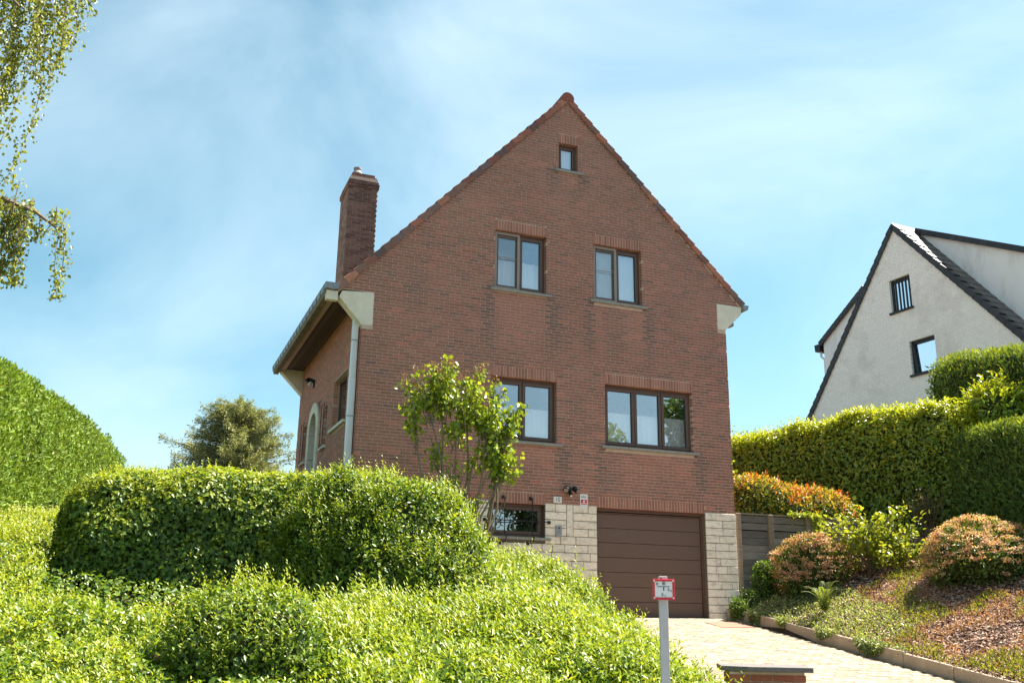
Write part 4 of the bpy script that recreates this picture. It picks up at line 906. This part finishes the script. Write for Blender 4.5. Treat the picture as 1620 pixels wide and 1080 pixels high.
# --- ground cover on the left bank
def zC(x, y): return ground(x, y)+.0+.08*fbm(np.stack([x, y, 0*x], -1), .8, 31, 2)+(.30*lobes(x, y, .62, 7)+.08*lobes(x, y, .3, 8))*(1-.55*((x > -4.5) & (y > -7.3)))
V, Fq = field_shell(-9.5, -1.3, -11.3, 1.2, zC, 160, 230, .08, 2.0, 22); Fq = orient(V, Fq)
gc = obj('ground_cover', None, None); bpy.data.objects.remove(gc)
P0, _ = V, None
go_ = scatter('ground_cover', None, V, Fq, 95000, 'ivy', .050, .7, tpl=0, out=.4, upb=.3, jit=.9, depth=.08, wfun=lambda c: near(c)**1.3, young=('priv', .6)); go_['label'] = 'sunlit leafy ground cover on the bank in the lower left'; go_['category'] = 'ground cover'
sh_ = shoots('leafy_shoots', None, V, Fq, 6500, 'young', (.06, .22), .05, .45, minz=.0, fil=lambda P: ((P[:, 1] < -7.3) | (P[:, 0] < -4.5)) & (P[:, 0] > -6.5) & (np.hypot(P[:, 0]+2.7, P[:, 1]+9.3) > .85)); sh_['label'] = 'yellow-green shoots standing out of the left ground cover'; sh_['category'] = 'ground cover'
iv_ = scatter('ivy_carpet', None, V, Fq, 60000, 'ivy', .06, .95, tpl=2, out=.15, upb=-.1, jit=.7, depth=.05, fil=lambda P: (P[:, 0] > -4.6) & (P[:, 0] < -1.2) & (P[:, 1] > -7.6) & (P[:, 1] < -4.8)); tag(iv_, 'dark green ivy carpet on the ground in front of the ivy hedge', 'ivy')  # plain ivy without pale shoots, keeping this strip dark as if shaded
# --- tall clipped conifer hedge at the left edge
h = thing('conifer_hedge', 'tall clipped sunlit conifer hedge at the left edge', 'hedge')
pt = [(-6.9, -6.5, .4, 3.0, 1.7), (-6.5, -2.32, 0.9, 3.42, 1.7), (-6.25, .73, 1.1, 3.86, 1.7), (-6.1, 2.75, 1.3, 4.0, 1.7), (-5.82, 5.77, 1.6, 4.24, 1.7), (-5.4, 9.8, 1.8, 4.5, 1.7), (-4.9, 14.3, 2.6, 4.5, 1.7), (-4.8, 15.2, 2.6, 4.2, 1.5)]
V, Fq = hedge_shell(pt, 240, 44, 5.5, .20, 2.6, 33, .28); Fq = orient(V, Fq, V.mean(0)); core(h, V, Fq, .12)
def spray(name, parent, V, Fq, n, key, size, asp, tilt=.9, depth=.10, fil=None, wfun=None, young=None):
    P, Nr = sample(V, Fq, n, wfun)
    if fil is not None: k = fil(P, Nr); P, Nr = P[k], Nr[k]
    n = len(P); P = P+Nr*((rng.random((n, 1))-.6)*depth*2); D = norm(np.array([0, 0, 1.])*tilt+Nr*.30+rng.normal(size=(n, 3))*.62)
    Nl = norm(Nr+rng.normal(size=(n, 3))*.9); Ls = size*(.5+.9*rng.random(n)); st = vnoise(P*np.array([5., 5., 1.6]), 1, 5)
    C = palette(n, *GREEN[key], P=P, f=1.2)*(.75+.5*st)[:, None]
    if young: sel = rng.random(n) < young[1]*np.clip(Nr[:, 2], 0, 1); C[sel] = palette(int(sel.sum()), *GREEN[young[0]])
    return obj(name, leafmesh(name, P, D, Nl, Ls, Ls*asp, C, 0, .1, .1), M['needle'], parent, 'stuff')
bare = lambda P, Nr: ~((P[:, 2] < ground(P[:, 0], P[:, 1])+.35+.25*vnoise(P, 2.5, 8)) & (rng.random(len(P)) < .93))
spray('foliage', h, V, Fq, 150000, 'thuja', .088, .36, fil=bare, wfun=lambda c: near(c)**.7*(c[:, 1] > -5))
b = MB()
for i in range(26):
    y = -2.5+i*.5; x = np.interp(y, [p[1] for p in pt], [p[0] for p in pt])+.55; z = float(ground(x, y)); b.tube([(x-.3, y, z-.05), (x-.05+random.random()*.2, y+random.uniform(-.1, .1), z+.4), (x+random.uniform(-.1, .1), y+random.uniform(-.3, .3), z+.9)], [.05, .035, .015], 6)
b.build('stems', M['bark'], h, 'stuff')

# --- generic branch helper
def branch(mb, p0, p1, r0, r1, n=5, wob=.06, c=(1, 1, 1), seg=7):
    p0, p1 = np.array(p0, float), np.array(p1, float); L_ = np.linalg.norm(p1-p0); pts = []
    for i in range(n+1):
        t = i/n; w_ = rng.normal(size=3)*wob*L_*(0 if i in (0, n) else 1); pts.append(p0*(1-t)+p1*t+w_)
    mb.tube(pts, list(np.linspace(r0, r1, n+1)), seg, c); return pts
# --- cedar behind, left
t = thing('cedar_tree', 'blue-green cedar tree in the background left of the house', 'tree', (0, 0, 0))
b = MB(); c0 = np.array([-.1, 22.7, 2.6]); b.tube([c0, c0+[0.05, 0, 3], c0+[0, 0, 5.6]], [.22, .14, .03], 8)
LP, LD, LN, LL = [], [], [], []
for i in range(280):
    z = 2.9+5.1*(i/280)**.85; a = i*2.39996+rng.random()*.5; lim = 2.55*(1-((z-2.6)/5.8)**2.8)**.62+.10; Lb = lim*(.45+.6*rng.random())
    if math.cos(a) < -.6 and z < 5.9: Lb *= 1.18
    st = c0*[1, 1, 0]+[0, 0, z]; d = np.array([math.cos(a), math.sin(a), .10+.3*rng.random()]); tip = st+d*Lb; b.tube([st, st+d*Lb*.6, tip+[0, 0, -.04*Lb]], [.035, .02, .006], 5)
    n = int(40+Lb*150); tt = .2+.82*rng.random(n)**.75; side = rng.normal(size=n)*.24*(1.15-tt)*min(1, Lb)+rng.normal(size=n)*.03; q = st+np.outer(tt, d*Lb)+np.stack([-math.sin(a)*side, math.cos(a)*side, rng.normal(size=n)*.09-.10*np.abs(side)-.10*tt*tt], -1)
    LP.append(q); LD.append(norm(d*[.7, .7, .3]+rng.normal(size=(n, 3))*.55)); LN.append(norm(np.array([0, 0, 1.])+rng.normal(size=(n, 3))*.5)); LL.append(.09+.09*rng.random(n))
b.build('trunk', M['bark'], t); LP, LD, LN, LL = map(np.concatenate, (LP, LD, LN, LL))
obj('crown', leafmesh('crown', LP, LD, LN, LL, LL*.22, palette(len(LP), *GREEN['cedar'], P=LP, f=.9)), M['needle'], t, 'stuff')

# --- lilac in front of the facade
t = thing('lilac_bush', 'tall multi-stemmed lilac with faded brown flower heads against the brick front', 'shrub')
b = MB(); base = np.array([1.12, -2.95, .75])
blobs = [((.46, -2.75, 3.62), .33, 150), ((.30, -2.72, 3.15), .22, 70), ((.78, -2.86, 3.72), .36, 190), ((1.12, -2.98, 3.60), .40, 240), ((1.0, -2.9, 3.15), .28, 80), ((1.50, -3.08, 3.35), .36, 220), ((1.72, -3.18, 2.95), .34, 210), ((1.62, -3.12, 2.50), .30, 170), ((1.80, -3.2, 2.3), .20, 80), ((.62, -2.8, 2.75), .22, 40), ((1.86, -3.25, 3.2), .17, 45), ((1.28, -3.02, 1.78), .16, 34), ((1.3, -3.0, 2.5), .22, 40), ((.85, -2.9, 2.3), .2, 26)]
LP, LD, LN, LL = [], [], [], []; heads = []
for c, r, n in blobs:
    c = np.array(c); mid = base*.45+c*.55+np.array([rng.normal()*.12, rng.normal()*.1, -.1]); st = base+np.array([(c[0]-1.1)*.35, rng.normal()*.1, 0])
    b.tube([st, st*.5+mid*.5+rng.normal(size=3)*.04, mid, c], [.028, .022, .016, .008], 6, (.45, .36, .26))
    for j in range(max(3, n//16)):
        e = c+norm(rng.normal(size=3))*r*(.6+.5*rng.random())*np.array([1, 1, 1.1]); m_ = mid*.5+c*.5+rng.normal(size=3)*.05; b.tube([m_, (m_+e)/2+rng.normal(size=3)*.04, e], [.009, .006, .003], 5, (.4, .32, .22))
        if e[2] > 3.35 and rng.random() < .75: heads.append(e)
        k = int(2.2*n/max(3, n//16)); tt = .35+.7*rng.random(k); q = m_+np.outer(tt, e-m_)+rng.normal(size=(k, 3))*.055
        LP.append(q); LD.append(norm(rng.normal(size=(k, 3))*.6+np.array([0, 0, -.55]))); LN.append(norm(rng.normal(size=(k, 3))*.7+np.array([.3, -.2, .6]))); LL.append(.058+.042*rng.random(k))
for i in range(26):
    st = base+np.array([rng.normal()*.25, rng.normal()*.12, 0]); e = st+np.array([rng.normal()*.5, rng.normal()*.2, .9+1.1*rng.random()]); b.tube([st, (st+e)/2+rng.normal(size=3)*.08, e], [.012, .008, .003], 5, (.5, .42, .3))
b.build('stems', M['bark'], t); LP, LD, LN, LL = map(np.concatenate, (LP, LD, LN, LL)); GREEN_l = palette(len(LP), *GREEN['lilac'])
obj('foliage', leafmesh('foliage', LP, LD, LN, LL, LL*.82, GREEN_l, 1, .2, .16), M['glossleaf'], t, 'stuff')
hp = np.concatenate([e+np.stack([rng.normal(size=80)*.04, rng.normal(size=80)*.04, rng.random(80)*.17-.03], -1) for e in heads])
obj('seed_heads', leafmesh('seed_heads', hp, rng.normal(size=hp.shape), rng.normal(size=hp.shape), .028, .016, palette(len(hp), [(.20, .11, .06), (.28, .17, .09), (.13, .07, .045)], [1, 1, 1])), M['leaf'], t, 'stuff')

# --- weeping birch, upper left; trunk stands outside the frame
t = thing('birch_tree', 'weeping birch branches hanging into the upper left corner', 'tree')
b = MB(); tb = np.array([-9.6, -5.6, float(ground(-9.6, -5.6))]); b.tube([tb, tb+[.1, .05, 3], tb+[.3, .1, 6], tb+[.5, .2, 9], tb+[.6, .2, 11.5]], [.22, .17, .13, .08, .03], 10)
b.build('trunk', M['birchbark'], t); b = MB()
def W2(px, py, d):
    q = fw+r2*((px-810)/1500)-u2*((py-540)/1500); return CAM+q*(d/np.hypot(q[0], q[1]))
limbs = [[tb+[.3, .1, 6.0], (-7.6, -5.4, 8.4), (-6.2, -5.3, 9.3), (-5.2, -5.2, 8.9)], [tb+[.2, .1, 3.8], (-7.6, -5.3, 4.9), (-6.0, -5.3, 4.85), (-5.15, -5.3, 4.62), (-4.78, -5.3, 4.38)], [tb+[.4, .1, 7.5], (-8, -4.9, 9.6), (-6.6, -4.6, 10.2)], [tb+[.2, .1, 5.0], (-7.4, -6.0, 7.0), (-6.1, -5.9, 7.4), (-5.6, -5.8, 7.0)]]
for l_ in limbs: b.tube([np.array(p) for p in l_], list(np.linspace(.06, .012, len(l_))), 6, (.3, .24, .18))
strands = []
def strand(x, y, z, dz, dens=1): strands.append((np.array([x, y, z]), dz, dens))
def hang(xa, xb, ztop, zlo, zhi, n, ya=-5.7, yb=-4.9):
    for _ in range(n): strand(rng.uniform(xa, xb), rng.uniform(ya, yb), ztop+rng.normal()*.1, rng.uniform(zlo, zhi))
# upper curtain: x world -6.3 .. -4.9
hang(-6.6, -5.85, 8.3, 2.4, 3.5, 14); hang(-5.95, -5.62, 8.3, 2.2, 3.4, 10); hang(-5.62, -5.35, 8.2, 1.5, 2.5, 7); hang(-5.35, -5.15, 8.2, 1.0, 1.8, 5); hang(-5.15, -4.95, 8.2, .8, 1.3, 4); hang(-9, -6.6, 8.6, 2, 4, 20)
# lower cluster
hang(-6.3, -5.5, 4.80, .6, 1.4, 30, -5.5, -5.0); hang(-5.55, -5.15, 4.74, .4, 1.25, 18, -5.45, -5.1); hang(-5.1, -4.9, 4.6, .15, .45, 5, -5.4, -5.2); hang(-4.86, -4.80, 4.45, .8, 1.1, 2, -5.35, -5.25); hang(-8.4, -6.3, 4.9, .8, 1.6, 18)
LP, LD, LN, LL = [], [], [], []
for p, dz, dens in strands:
    wv = rng.normal(size=2)*.10; n = 7; ts = np.linspace(0, 1, n); pts = np.stack([p[0]+wv[0]*np.sin(ts*3)*dz*.5+.06*rng.normal()*ts, p[1]+wv[1]*np.sin(ts*2.6)*dz*.5, p[2]-dz*ts], -1)
    b.tube(list(pts), list(np.linspace(.006, .0025, n)), 4, (.2, .14, .1)); k = int(dz*105*(.6+.7*rng.random())); tt = rng.random(k)
    q = np.stack([np.interp(tt, ts, pts[:, j]) for j in range(3)], -1)+rng.normal(size=(k, 3))*np.array([.045, .045, .02]); LP.append(q); LD.append(norm(rng.normal(size=(k, 3))*.55+np.array([0, 0, -.8]))); LN.append(norm(rng.normal(size=(k, 3)))); LL.append(.034+.024*rng.random(k))
for zc, nn_, rr in ((9.5, 1800, 1.6), (10.8, 1200, 1.1)):
    q = tb+[.5, .2, zc-tb[2]]+rng.normal(size=(nn_, 3))*rr*.5; LP.append(q); LD.append(rng.normal(size=q.shape)); LN.append(rng.normal(size=q.shape)); LL.append(np.full(nn_, .045))
b.build('branches', M['bark'], t); LP, LD, LN, LL = map(np.concatenate, (LP, LD, LN, LL))
obj('crown', leafmesh('crown', LP, LD, LN, LL, LL*.8, palette(len(LP), *GREEN['birch']), 1), M['leaf'], t, 'stuff')

# ------------------------------------------------------------------ right hand bank
h = thing('laurel_hedge', 'tall clipped laurel hedge on the right bank, yellow-green on top', 'hedge')
pl_ = [(11.2, 9.4, 2.2, 4.55, 1.9), (11.9, 6.8, 2.2, 4.70, 2.0), (12.7, 4.4, 2.1, 4.86, 2.0), (13.7, 2.0, 2.0, 5.0, 2.0), (14.5, 0.0, 1.9, 4.95, 2.0), (14.85, -1.0, 1.9, 4.75, 1.8)]
V, Fq = hedge_shell(pl_, 110, 30, 4.2, .11, 1.5, 51); Fq = orient(V, Fq, V.mean(0)); core(h, V, Fq, .14)
scatter('foliage', h, V, Fq, 42000, 'laurel', .12, .45, 'glossleaf', 0, out=.3, upb=.2, jit=.9, depth=.10, young=('laurely', 1.6))  # extra yellow leaves on top, painting in the sunlit band
shoots('young_shoots', h, V, Fq, 2600, 'laurely', (.05, .32), .12, .42, 'glossleaf', minz=.35, per=8)
h = thing('laurel_shrub', 'unclipped laurel with bright yellow-green shoots between the two dark conifer hedges', 'shrub')
V, Fq = mound_shell((14.95, -1.2, 4.15), (.8, .85, 1.1), 2.3, .2, 1.6, 54); Fq = orient(V, Fq, V.mean(0)); core(h, V, Fq, .2)
scatter('foliage', h, V, Fq, 2600, 'laurel', .14, .42, 'glossleaf', 1, out=.5, upb=.4, depth=.15, young=('laurely', .9)); shoots('young_shoots', h, V, Fq, 150, 'laurely', (.2, .5), .16, .36, 'glossleaf', minz=.1, per=9, tpl=1)
h = thing('conifer_hedge', 'dark clipped conifer hedge at the right edge, lower and nearer one', 'hedge')
V, Fq = hedge_shell([(14.4, -.75, 1.7, 4.05, 1.5), (14.25, -1.7, 1.6, 4.14, 1.7), (13.95, -3.4, 1.4, 4.02, 1.7), (13.65, -5.8, .9, 3.8, 1.7), (13.4, -8.5, .3, 3.4, 1.7)], 110, 34, 8, .12, 2.4, 57, .3); Fq = orient(V, Fq, V.mean(0)); core(h, V, Fq, .12)
spray('foliage', h, V, Fq, 62000, 'thujad', .11, .28, young=('young', .8), wfun=lambda c: (c[:, 1] > -7)*1.0+.05)
h = thing('conifer_hedge', 'dark clipped conifer hedge behind the laurel, below the white gable', 'hedge')
V, Fq = hedge_shell([(16.3, 1.5, 2.2, 6.55, 1.6), (16.1, .5, 2.2, 6.55, 1.7), (16.0, -2.4, 1.8, 6.15, 1.7), (15.8, -5.3, 1.4, 5.65, 1.7)], 90, 34, 8, .13, 2.4, 60, .3); Fq = orient(V, Fq, V.mean(0)); core(h, V, Fq, .12)
spray('foliage', h, V, Fq, 46000, 'thujad', .12, .28, young=('young', .9))
GREEN['photinia'] = ([(.13, .19, .025), (.20, .25, .03), (.32, .26, .03), (.09, .13, .022)], [4, 4, 2, 2]); GREEN['red'] = ([(.50, .085, .02), (.55, .16, .025), (.42, .06, .03)], [2, 2, 1]); GREEN['orange'] = ([(.50, .28, .05), (.45, .34, .05), (.50, .20, .05)], [2, 2, 1])
h = thing('photinia_hedge', 'orange and red leaved photinia hedge behind the timber fence', 'hedge')
V, Fq = hedge_shell([(8.7, .95, 1.9, 2.95, 1.1), (9.3, .95, 1.9, 3.08, 1.2), (10.2, .9, 1.95, 2.92, 1.2), (11.2, .85, 2.0, 2.85, 1.2), (11.9, .8, 2.0, 2.75, 1.0)], 40, 20, 2.8, .2, 1.8, 63); Fq = orient(V, Fq, V.mean(0)); core(h, V, Fq, .13)
scatter('foliage', h, V, Fq, 7500, 'photinia', .085, .42, 'leaf', 0, out=.45, upb=.5, depth=.09, young=('orange', .5)); shoots('red_shoots', h, V, Fq, 95, 'red', (.08, .24), .09, .36, per=8); shoots('orange_shoots', h, V, Fq, 110, 'orange', (.06, .18), .085, .38, per=7)
GREEN['spirea'] = ([(.09, .15, .03), (.14, .20, .035), (.06, .10, .025)], [3, 3, 2]); GREEN['bloom'] = ([(.60, .33, .20), (.70, .45, .28), (.55, .29, .2), (.66, .50, .31)], [3, 3, 2, 1])
def spirea(label, c, r, n, heads, seed):
    h = thing('spirea_bush', label, 'shrub', group='spirea bushes on the right bank'); V, Fq = mound_shell(c, r, 2.0, .30, 1.6, seed); Fq = orient(V, Fq, V.mean(0)); core(h, V, Fq, .18)
    scatter('foliage', h, V, Fq, n, 'spirea', .06, .5, out=.5, upb=.4, depth=.10)
    P, Nr = sample(V, Fq, heads*2); k = (Nr[:, 2] > -.15) & (fbm(P, 2.2, 91, 2) > .28); P, Nr = P[k][:heads], Nr[k][:heads]
    q = (P[:, None]+Nr[:, None]*.06+rng.normal(size=(len(P), 34, 3))*np.array([.042, .042, .018])).reshape(-1, 3); nn = np.repeat(Nr, 34, 0)
    base_c = np.repeat(palette(len(P), *GREEN['bloom'], var=.25), 34, 0)*(.8+.4*rng.random((len(q), 1)))
    obj('flower_heads', leafmesh('flower_heads', q, rng.normal(size=q.shape), norm(nn+np.array([0, 0, .6])+rng.normal(size=q.shape)*.5), .026, .022, base_c), M['leaf'], h, 'stuff')
    return V, Fq
spirea('salmon-orange flowering spirea bush before the timber fence', (9.45, -.85, .95), (.76, .6, .74), 4600, 360, 66)
spirea('salmon-orange flowering spirea bush at the right edge of the bank', (11.5, -3.4, 1.12), (1.35, .85, .66), 8000, 620, 69)
h = thing('viburnum_bush', 'yellow-green broad-leaved shrub with open branches between the spirea bushes', 'shrub')
GREEN['vib'] = ([(.32, .35, .04), (.38, .40, .045), (.22, .28, .035), (.14, .20, .03)], [3, 2, 3, 2])
b = MB(); c0 = np.array([10.75, -1.25, .95]); LP, LD, LN, LL = [], [], [], []
for i in range(60):
    a = rng.random()*6.28; el = .15+rng.random()*1.15; Lb = (.8+.65*rng.random())*(.8+.35*abs(math.cos(a))); d = np.array([math.cos(a)*math.cos(el), math.sin(a)*math.cos(el)*.7, math.sin(el)*.95]); tip = c0+d*Lb*1.15
    b.tube([c0+rng.normal(size=3)*.05, c0+d*Lb*.55+rng.normal(size=3)*.03+[0, 0, .06], tip], [.014, .009, .004], 5, (.3, .22, .15)); k = 46; tt = .4+.62*rng.random(k)
    q = c0+np.outer(tt, d*Lb*1.15)+rng.normal(size=(k, 3))*.07; LP.append(q); LD.append(norm(d*.6+rng.normal(size=(k, 3))*.6)); LN.append(norm(np.array([0, 0, 1.])+rng.normal(size=(k, 3))*.35)); LL.append(.07+.05*rng.random(k))
b.build('branches', M['bark'], h); LP, LD, LN, LL = map(np.concatenate, (LP, LD, LN, LL)); obj('foliage', leafmesh('foliage', LP, LD, LN, LL, LL*.75, palette(len(LP), *GREEN['vib']), 1), M['leaf'], h, 'stuff')
GREEN['barb'] = ([(.10, .08, .035), (.14, .055, .035), (.09, .12, .04)], [2, 2, 3])
h = thing('barberry_bush', 'thin dull reddish shrub in the shade before the laurel hedge', 'shrub'); b = MB(); c0 = np.array([12.75, -.75, 1.85]); LP = []
for i in range(30):
    e = c0+np.array([rng.normal()*.32, rng.normal()*.3, .4+.65*rng.random()]); b.tube([c0+rng.normal(size=3)*.06, (c0+e)/2+rng.normal(size=3)*.06, e], [.012, .008, .003], 5, (.28, .2, .15)); tt = .35+.7*rng.random(40); LP.append(c0+np.outer(tt, e-c0)+rng.normal(size=(40, 3))*.06)
b.build('branches', M['bark'], h); LP = np.concatenate(LP); obj('foliage', leafmesh('foliage', LP, rng.normal(size=LP.shape), norm(rng.normal(size=LP.shape)+[0, 0, .8]), .055, .032, palette(len(LP), *GREEN['barb'])), M['leaf'], h, 'stuff')
# fern
h = thing('fern', 'upright pale green fern growing on the bank below the spirea', 'plant'); c0 = np.array([8.62, -2.15, float(ground(8.62, -2.15))+.05]); LP, LD, LN, LL = [], [], [], []; b = MB()
for i in range(14):
    a = i*2.4+rng.random()*.4; o_ = .28+.25*rng.random(); hgt = .42+.2*rng.random(); n = 22; ts = np.linspace(0, 1, n); d = np.array([math.cos(a), math.sin(a), 0])
    pts = c0+np.outer(ts**1.6*o_, d)+np.outer(np.sin(ts*1.75)/1.0*hgt, [0, 0, 1]); b.tube(list(pts[::3]), .004, 4, (.3, .3, .1)); sd = np.array([-d[1], d[0], 0]); tg = norm(np.gradient(pts, axis=0))
    for s in (-1, 1): LP.append(pts[2:]); LD.append(norm(sd*s+tg[2:]*.45)); LN.append(np.broadcast_to(norm(np.array([0, 0, .6])-d*.8), (n-2, 3))); LL.append(.11*(1-ts[2:])**.7+.015)
b.build('stalks', M['bark'], h); LP, LD, LN, LL = map(np.concatenate, (LP, LD, LN, LL)); obj('fronds', leafmesh('fronds', LP, LD, LN, LL, LL*.3, palette(len(LP), [(.20, .26, .06), (.14, .20, .05)], [1, 1])), M['leaf'], h, 'stuff')
# bank ground cover, sedum patches, bark mulch
GREEN['cover'] = ([(.25, .31, .10), (.31, .36, .13), (.17, .24, .07), (.36, .39, .17)], [3, 3, 2, 1]); GREEN['sedum'] = ([(.20, .24, .035), (.26, .27, .04), (.15, .18, .03), (.26, .15, .05)], [3, 2, 2, 1]); GREEN['dry'] = ([(.36, .19, .13), (.28, .15, .10), (.42, .25, .17)], [1, 1, 1])
zB = lambda x, y: ground(x, y)+.04+.07*fbm(np.stack([x, y, 0*x], -1), 1.2, 71, 2)
V, Fq = field_shell(8.04, 13.9, -8.5, .15, zB, 90, 120, .05, 2.2, 72); Fq = orient(V, Fq)
def cov(P):   # silvery cover close to the kerb near the house
    x, y = P[:, 0], P[:, 1]; lim = 9.7-.28*np.clip(-y-1.6, 0, 9)+.5*(fbm(P, 1.3, 73, 2)-.5); return (x < lim) & (y > -4.6+1.4*vnoise(P, 1, 4))
nb = lambda c: near(c)**.6
o = scatter('ground_cover', None, V, Fq, 60000, 'cover', .042, .6, out=.5, upb=.4, depth=.06, fil=cov, wfun=nb); tag(o, 'silvery green ground cover spilling over the kerb near the garage', 'ground cover')
def ced(P):
    x, y = P[:, 0], P[:, 1]; v = fbm(P, .9, 75, 3); return (~cov(P)) & (v > .53) & (x < 11.4-.02*y) & (y < -.9)
o = scatter('sedum_mat', None, V, Fq, 70000, 'sedum', .04, .5, out=.6, upb=.7, depth=.05, fil=ced, wfun=nb); tag(o, 'patchy yellow-green sedum mats over the mulched right bank', 'ground cover')
def dry(P): v = fbm(P, .9, 75, 3); return (~cov(P)) & (v > .44) & (v < .54) & (P[:, 0] < 11.2) & (P[:, 1] < -1.2)
o = scatter('dry_plants', None, V, Fq, 40000, 'dry', .04, .3, out=.7, upb=.9, depth=.03, fil=dry, wfun=nb); tag(o, 'pinkish brown dried plants between the sedum mats on the bank', 'ground cover')
Vm, Fm = field_shell(8.04, 14.2, -9.5, .2, lambda x, y: ground(x, y)+.012, 60, 80, .01, 3, 74); Fm = orient(Vm, Fm)
P, Nr = sample(Vm, Fm, 60000, nb); D = norm(rng.normal(size=P.shape)*[1, 1, .25]); o = obj('bark_chips', leafmesh('bark_chips', P, D, norm(Nr+rng.normal(size=P.shape)*.35), .05+.05*rng.random(len(P)), .03, palette(len(P), [(.50, .33, .25), (.37, .23, .17), (.60, .44, .34), (.24, .15, .11)], [3, 3, 2, 2])), M['mulch'], None, 'stuff'); tag(o, 'pinkish brown bark mulch covering the right bank', 'mulch')
kp = np.stack([7.90+.2*rng.random(9000)**.6, -.3-4.6*rng.random(9000), rng.random(9000)], -1); kn = fbm(kp*[0, 1, 0], 2.4, 95, 2); kp = kp[(kn > .42+.25*(1-kp[:, 2])) ]
kp[:, 2] = drive_z(kp[:, 1])+.05+.24*kp[:, 2]; kp[:, 0] = np.where(kp[:, 2] < drive_z(kp[:, 1])+.2, np.minimum(kp[:, 0], 7.98), kp[:, 0])
o = obj('trailing_plants', leafmesh('trailing_plants', kp, norm(rng.normal(size=kp.shape)+[-.6, -.2, -.4]), norm(rng.normal(size=kp.shape)*.6+[-.5, -.3, .8]), .045, .03, palette(len(kp), *GREEN['cover'])), M['leaf'], None, 'stuff'); tag(o, 'trailing leaves hanging over the kerb onto the driveway', 'ground cover')
# plants along the kerb by the garage and climbing on the fence
def tuft(name, label, c, r, n, key, size, asp=.5, seed=80, shootn=12, cat='plant'):
    h = thing(name, label, cat); V, Fq = mound_shell(c, r, 2.0, .2*min(r), 3, seed); Fq = orient(V, Fq, V.mean(0)); core(h, V, Fq, .25*min(r)); scatter('foliage', h, V, Fq, n, key, size, asp, out=.5, upb=.4, depth=.3*min(r)); shoots('shoots', h, V, Fq, shootn, key, (.08, .25), size, asp, minz=.1); return h
tuft('dark_shrub', 'small dark green shrub at the foot of the stone pier by the garage', (7.95, -.35, .18), (.17, .17, .22), 900, 'ivy', .05, seed=81)
tuft('clipped_ball', 'tiny rounded dark plant at the lower end of the timber fence', (8.32, -.22, .42), (.18, .16, .18), 900, 'thujad', .035, seed=82)
tuft('fence_shrub', 'leafy green sapling against the first fence panel', (8.72, -.18, .75), (.24, .16, .42), 1100, 'ivy', .06, seed=83)
tuft('fence_ivy', 'dark ivy at the foot of the second fence panel', (9.6, -.2, 1.15), (.5, .18, .35), 1800, 'ivy', .05, seed=84)
LP = np.concatenate([np.array([10.32+.03*math.sin(k), -.02, 2.2-.012*k])+rng.normal(size=(9, 3))*[.05, .03, .03] for k in range(45)]+[np.array([9.6+.016*k, .0, 2.2])+rng.normal(size=(5, 3))*[.04, .04, .02] for k in range(45)])
h = thing('fence_creeper', 'yellow-green creeper trailing over the fence top', 'plant'); obj('foliage', leafmesh('foliage', LP, norm(rng.normal(size=LP.shape)+[0, -.4, -.4]), norm(rng.normal(size=LP.shape)+[0, -.6, .8]), .055, .045, palette(len(LP), *GREEN['young']), 1), M['leaf'], h, 'stuff'); MB().tube([(9.6, 0, 2.19), (10.3, -.02, 2.2), (10.33, -.03, 1.65)], .006, 5).build('stem', M['bark'], h)
# spill of leaves at the right house edge: laurel end lit by the sun
h = thing('sunlit_climber', 'sunlit pale leafy shrub just behind the right house corner', 'shrub'); V, Fq = mound_shell((9.25, 2.6, 3.2), (.45, .5, 1.5), 2.2, .2, 1.5, 86); Fq = orient(V, Fq, V.mean(0)); core(h, V, Fq, .2); scatter('foliage', h, V, Fq, 2600, 'laurely', .09, .5, out=.5, upb=.3, depth=.18)
# thin tree far behind right corner
def blobtree(name, label, base, hgt, blobs, key, n, leaf, cat='tree', trunk=.2, group=None):
    t = thing(name, label, cat, group=group); b = MB(); base = np.array(base, float); b.tube([base, base+[0, 0, hgt*.5], base+[0, 0, hgt*.85]], [trunk, trunk*.7, trunk*.15], 8); Ps = []
    for c, r in blobs:
        c = np.array(c, float); st = base+[0, 0, max(.2*hgt, (c[2]-base[2])*.6)]; b.tube([st, (st+c)/2+rng.normal(size=3)*.15, c], [trunk*.35, trunk*.2, trunk*.05], 5); k = int(n*r**2/sum(q[1]**2 for q in blobs)); d = norm(rng.normal(size=(k, 3))); Ps.append(c+d*(r*rng.random((k, 1))**.45)*[1, 1, .85])
    b.build('trunk', M['bark'], t); P = np.concatenate(Ps); P = P[fbm(P, 1.6, 17, 2) > .36]; obj('crown', leafmesh('crown', P, rng.normal(size=P.shape), norm(rng.normal(size=P.shape)+[0, 0, .7]), leaf, leaf*.7, palette(len(P), *GREEN[key], P=P, f=.8)), M['leaf'], t, 'stuff'); return t
blobtree('thin_tree', 'thin-crowned tree peeking out behind the right house corner', (16.3, 12.2, 2.6), 5, [((16.1, 12, 6.6), .5), ((16.6, 12.2, 6.1), .7), ((16.9, 12.2, 5.7), .6), ((15.8, 12, 5.8), .7)], 'birch', 900, .09, trunk=.07)
# trees across the street, mirrored in the window panes
blobtree('street_tree', 'tall tree across the street mirrored in the right ground floor pane', (28.3, -31, -1.5), 17, [((28.3+rng.normal()*1.0, -31+rng.normal(), z), 1.7-(z-5)*.05) for z in np.arange(4, 16, 1.1)]+[((26.1, -31, 10.5), .9), ((25.6, -31, 9.0), 1.0)], 'thujad', 16000, .28, group='trees across the street')
blobtree('street_tree', 'rounded tree across the street mirrored in the left ground floor pane', (17.4, -31, -1.5), 11, [((17.4+rng.normal()*1.1, -31+rng.normal(), z), 1.8) for z in np.arange(4, 9.3, .8)], 'thujad', 10000, .28, group='trees across the street')
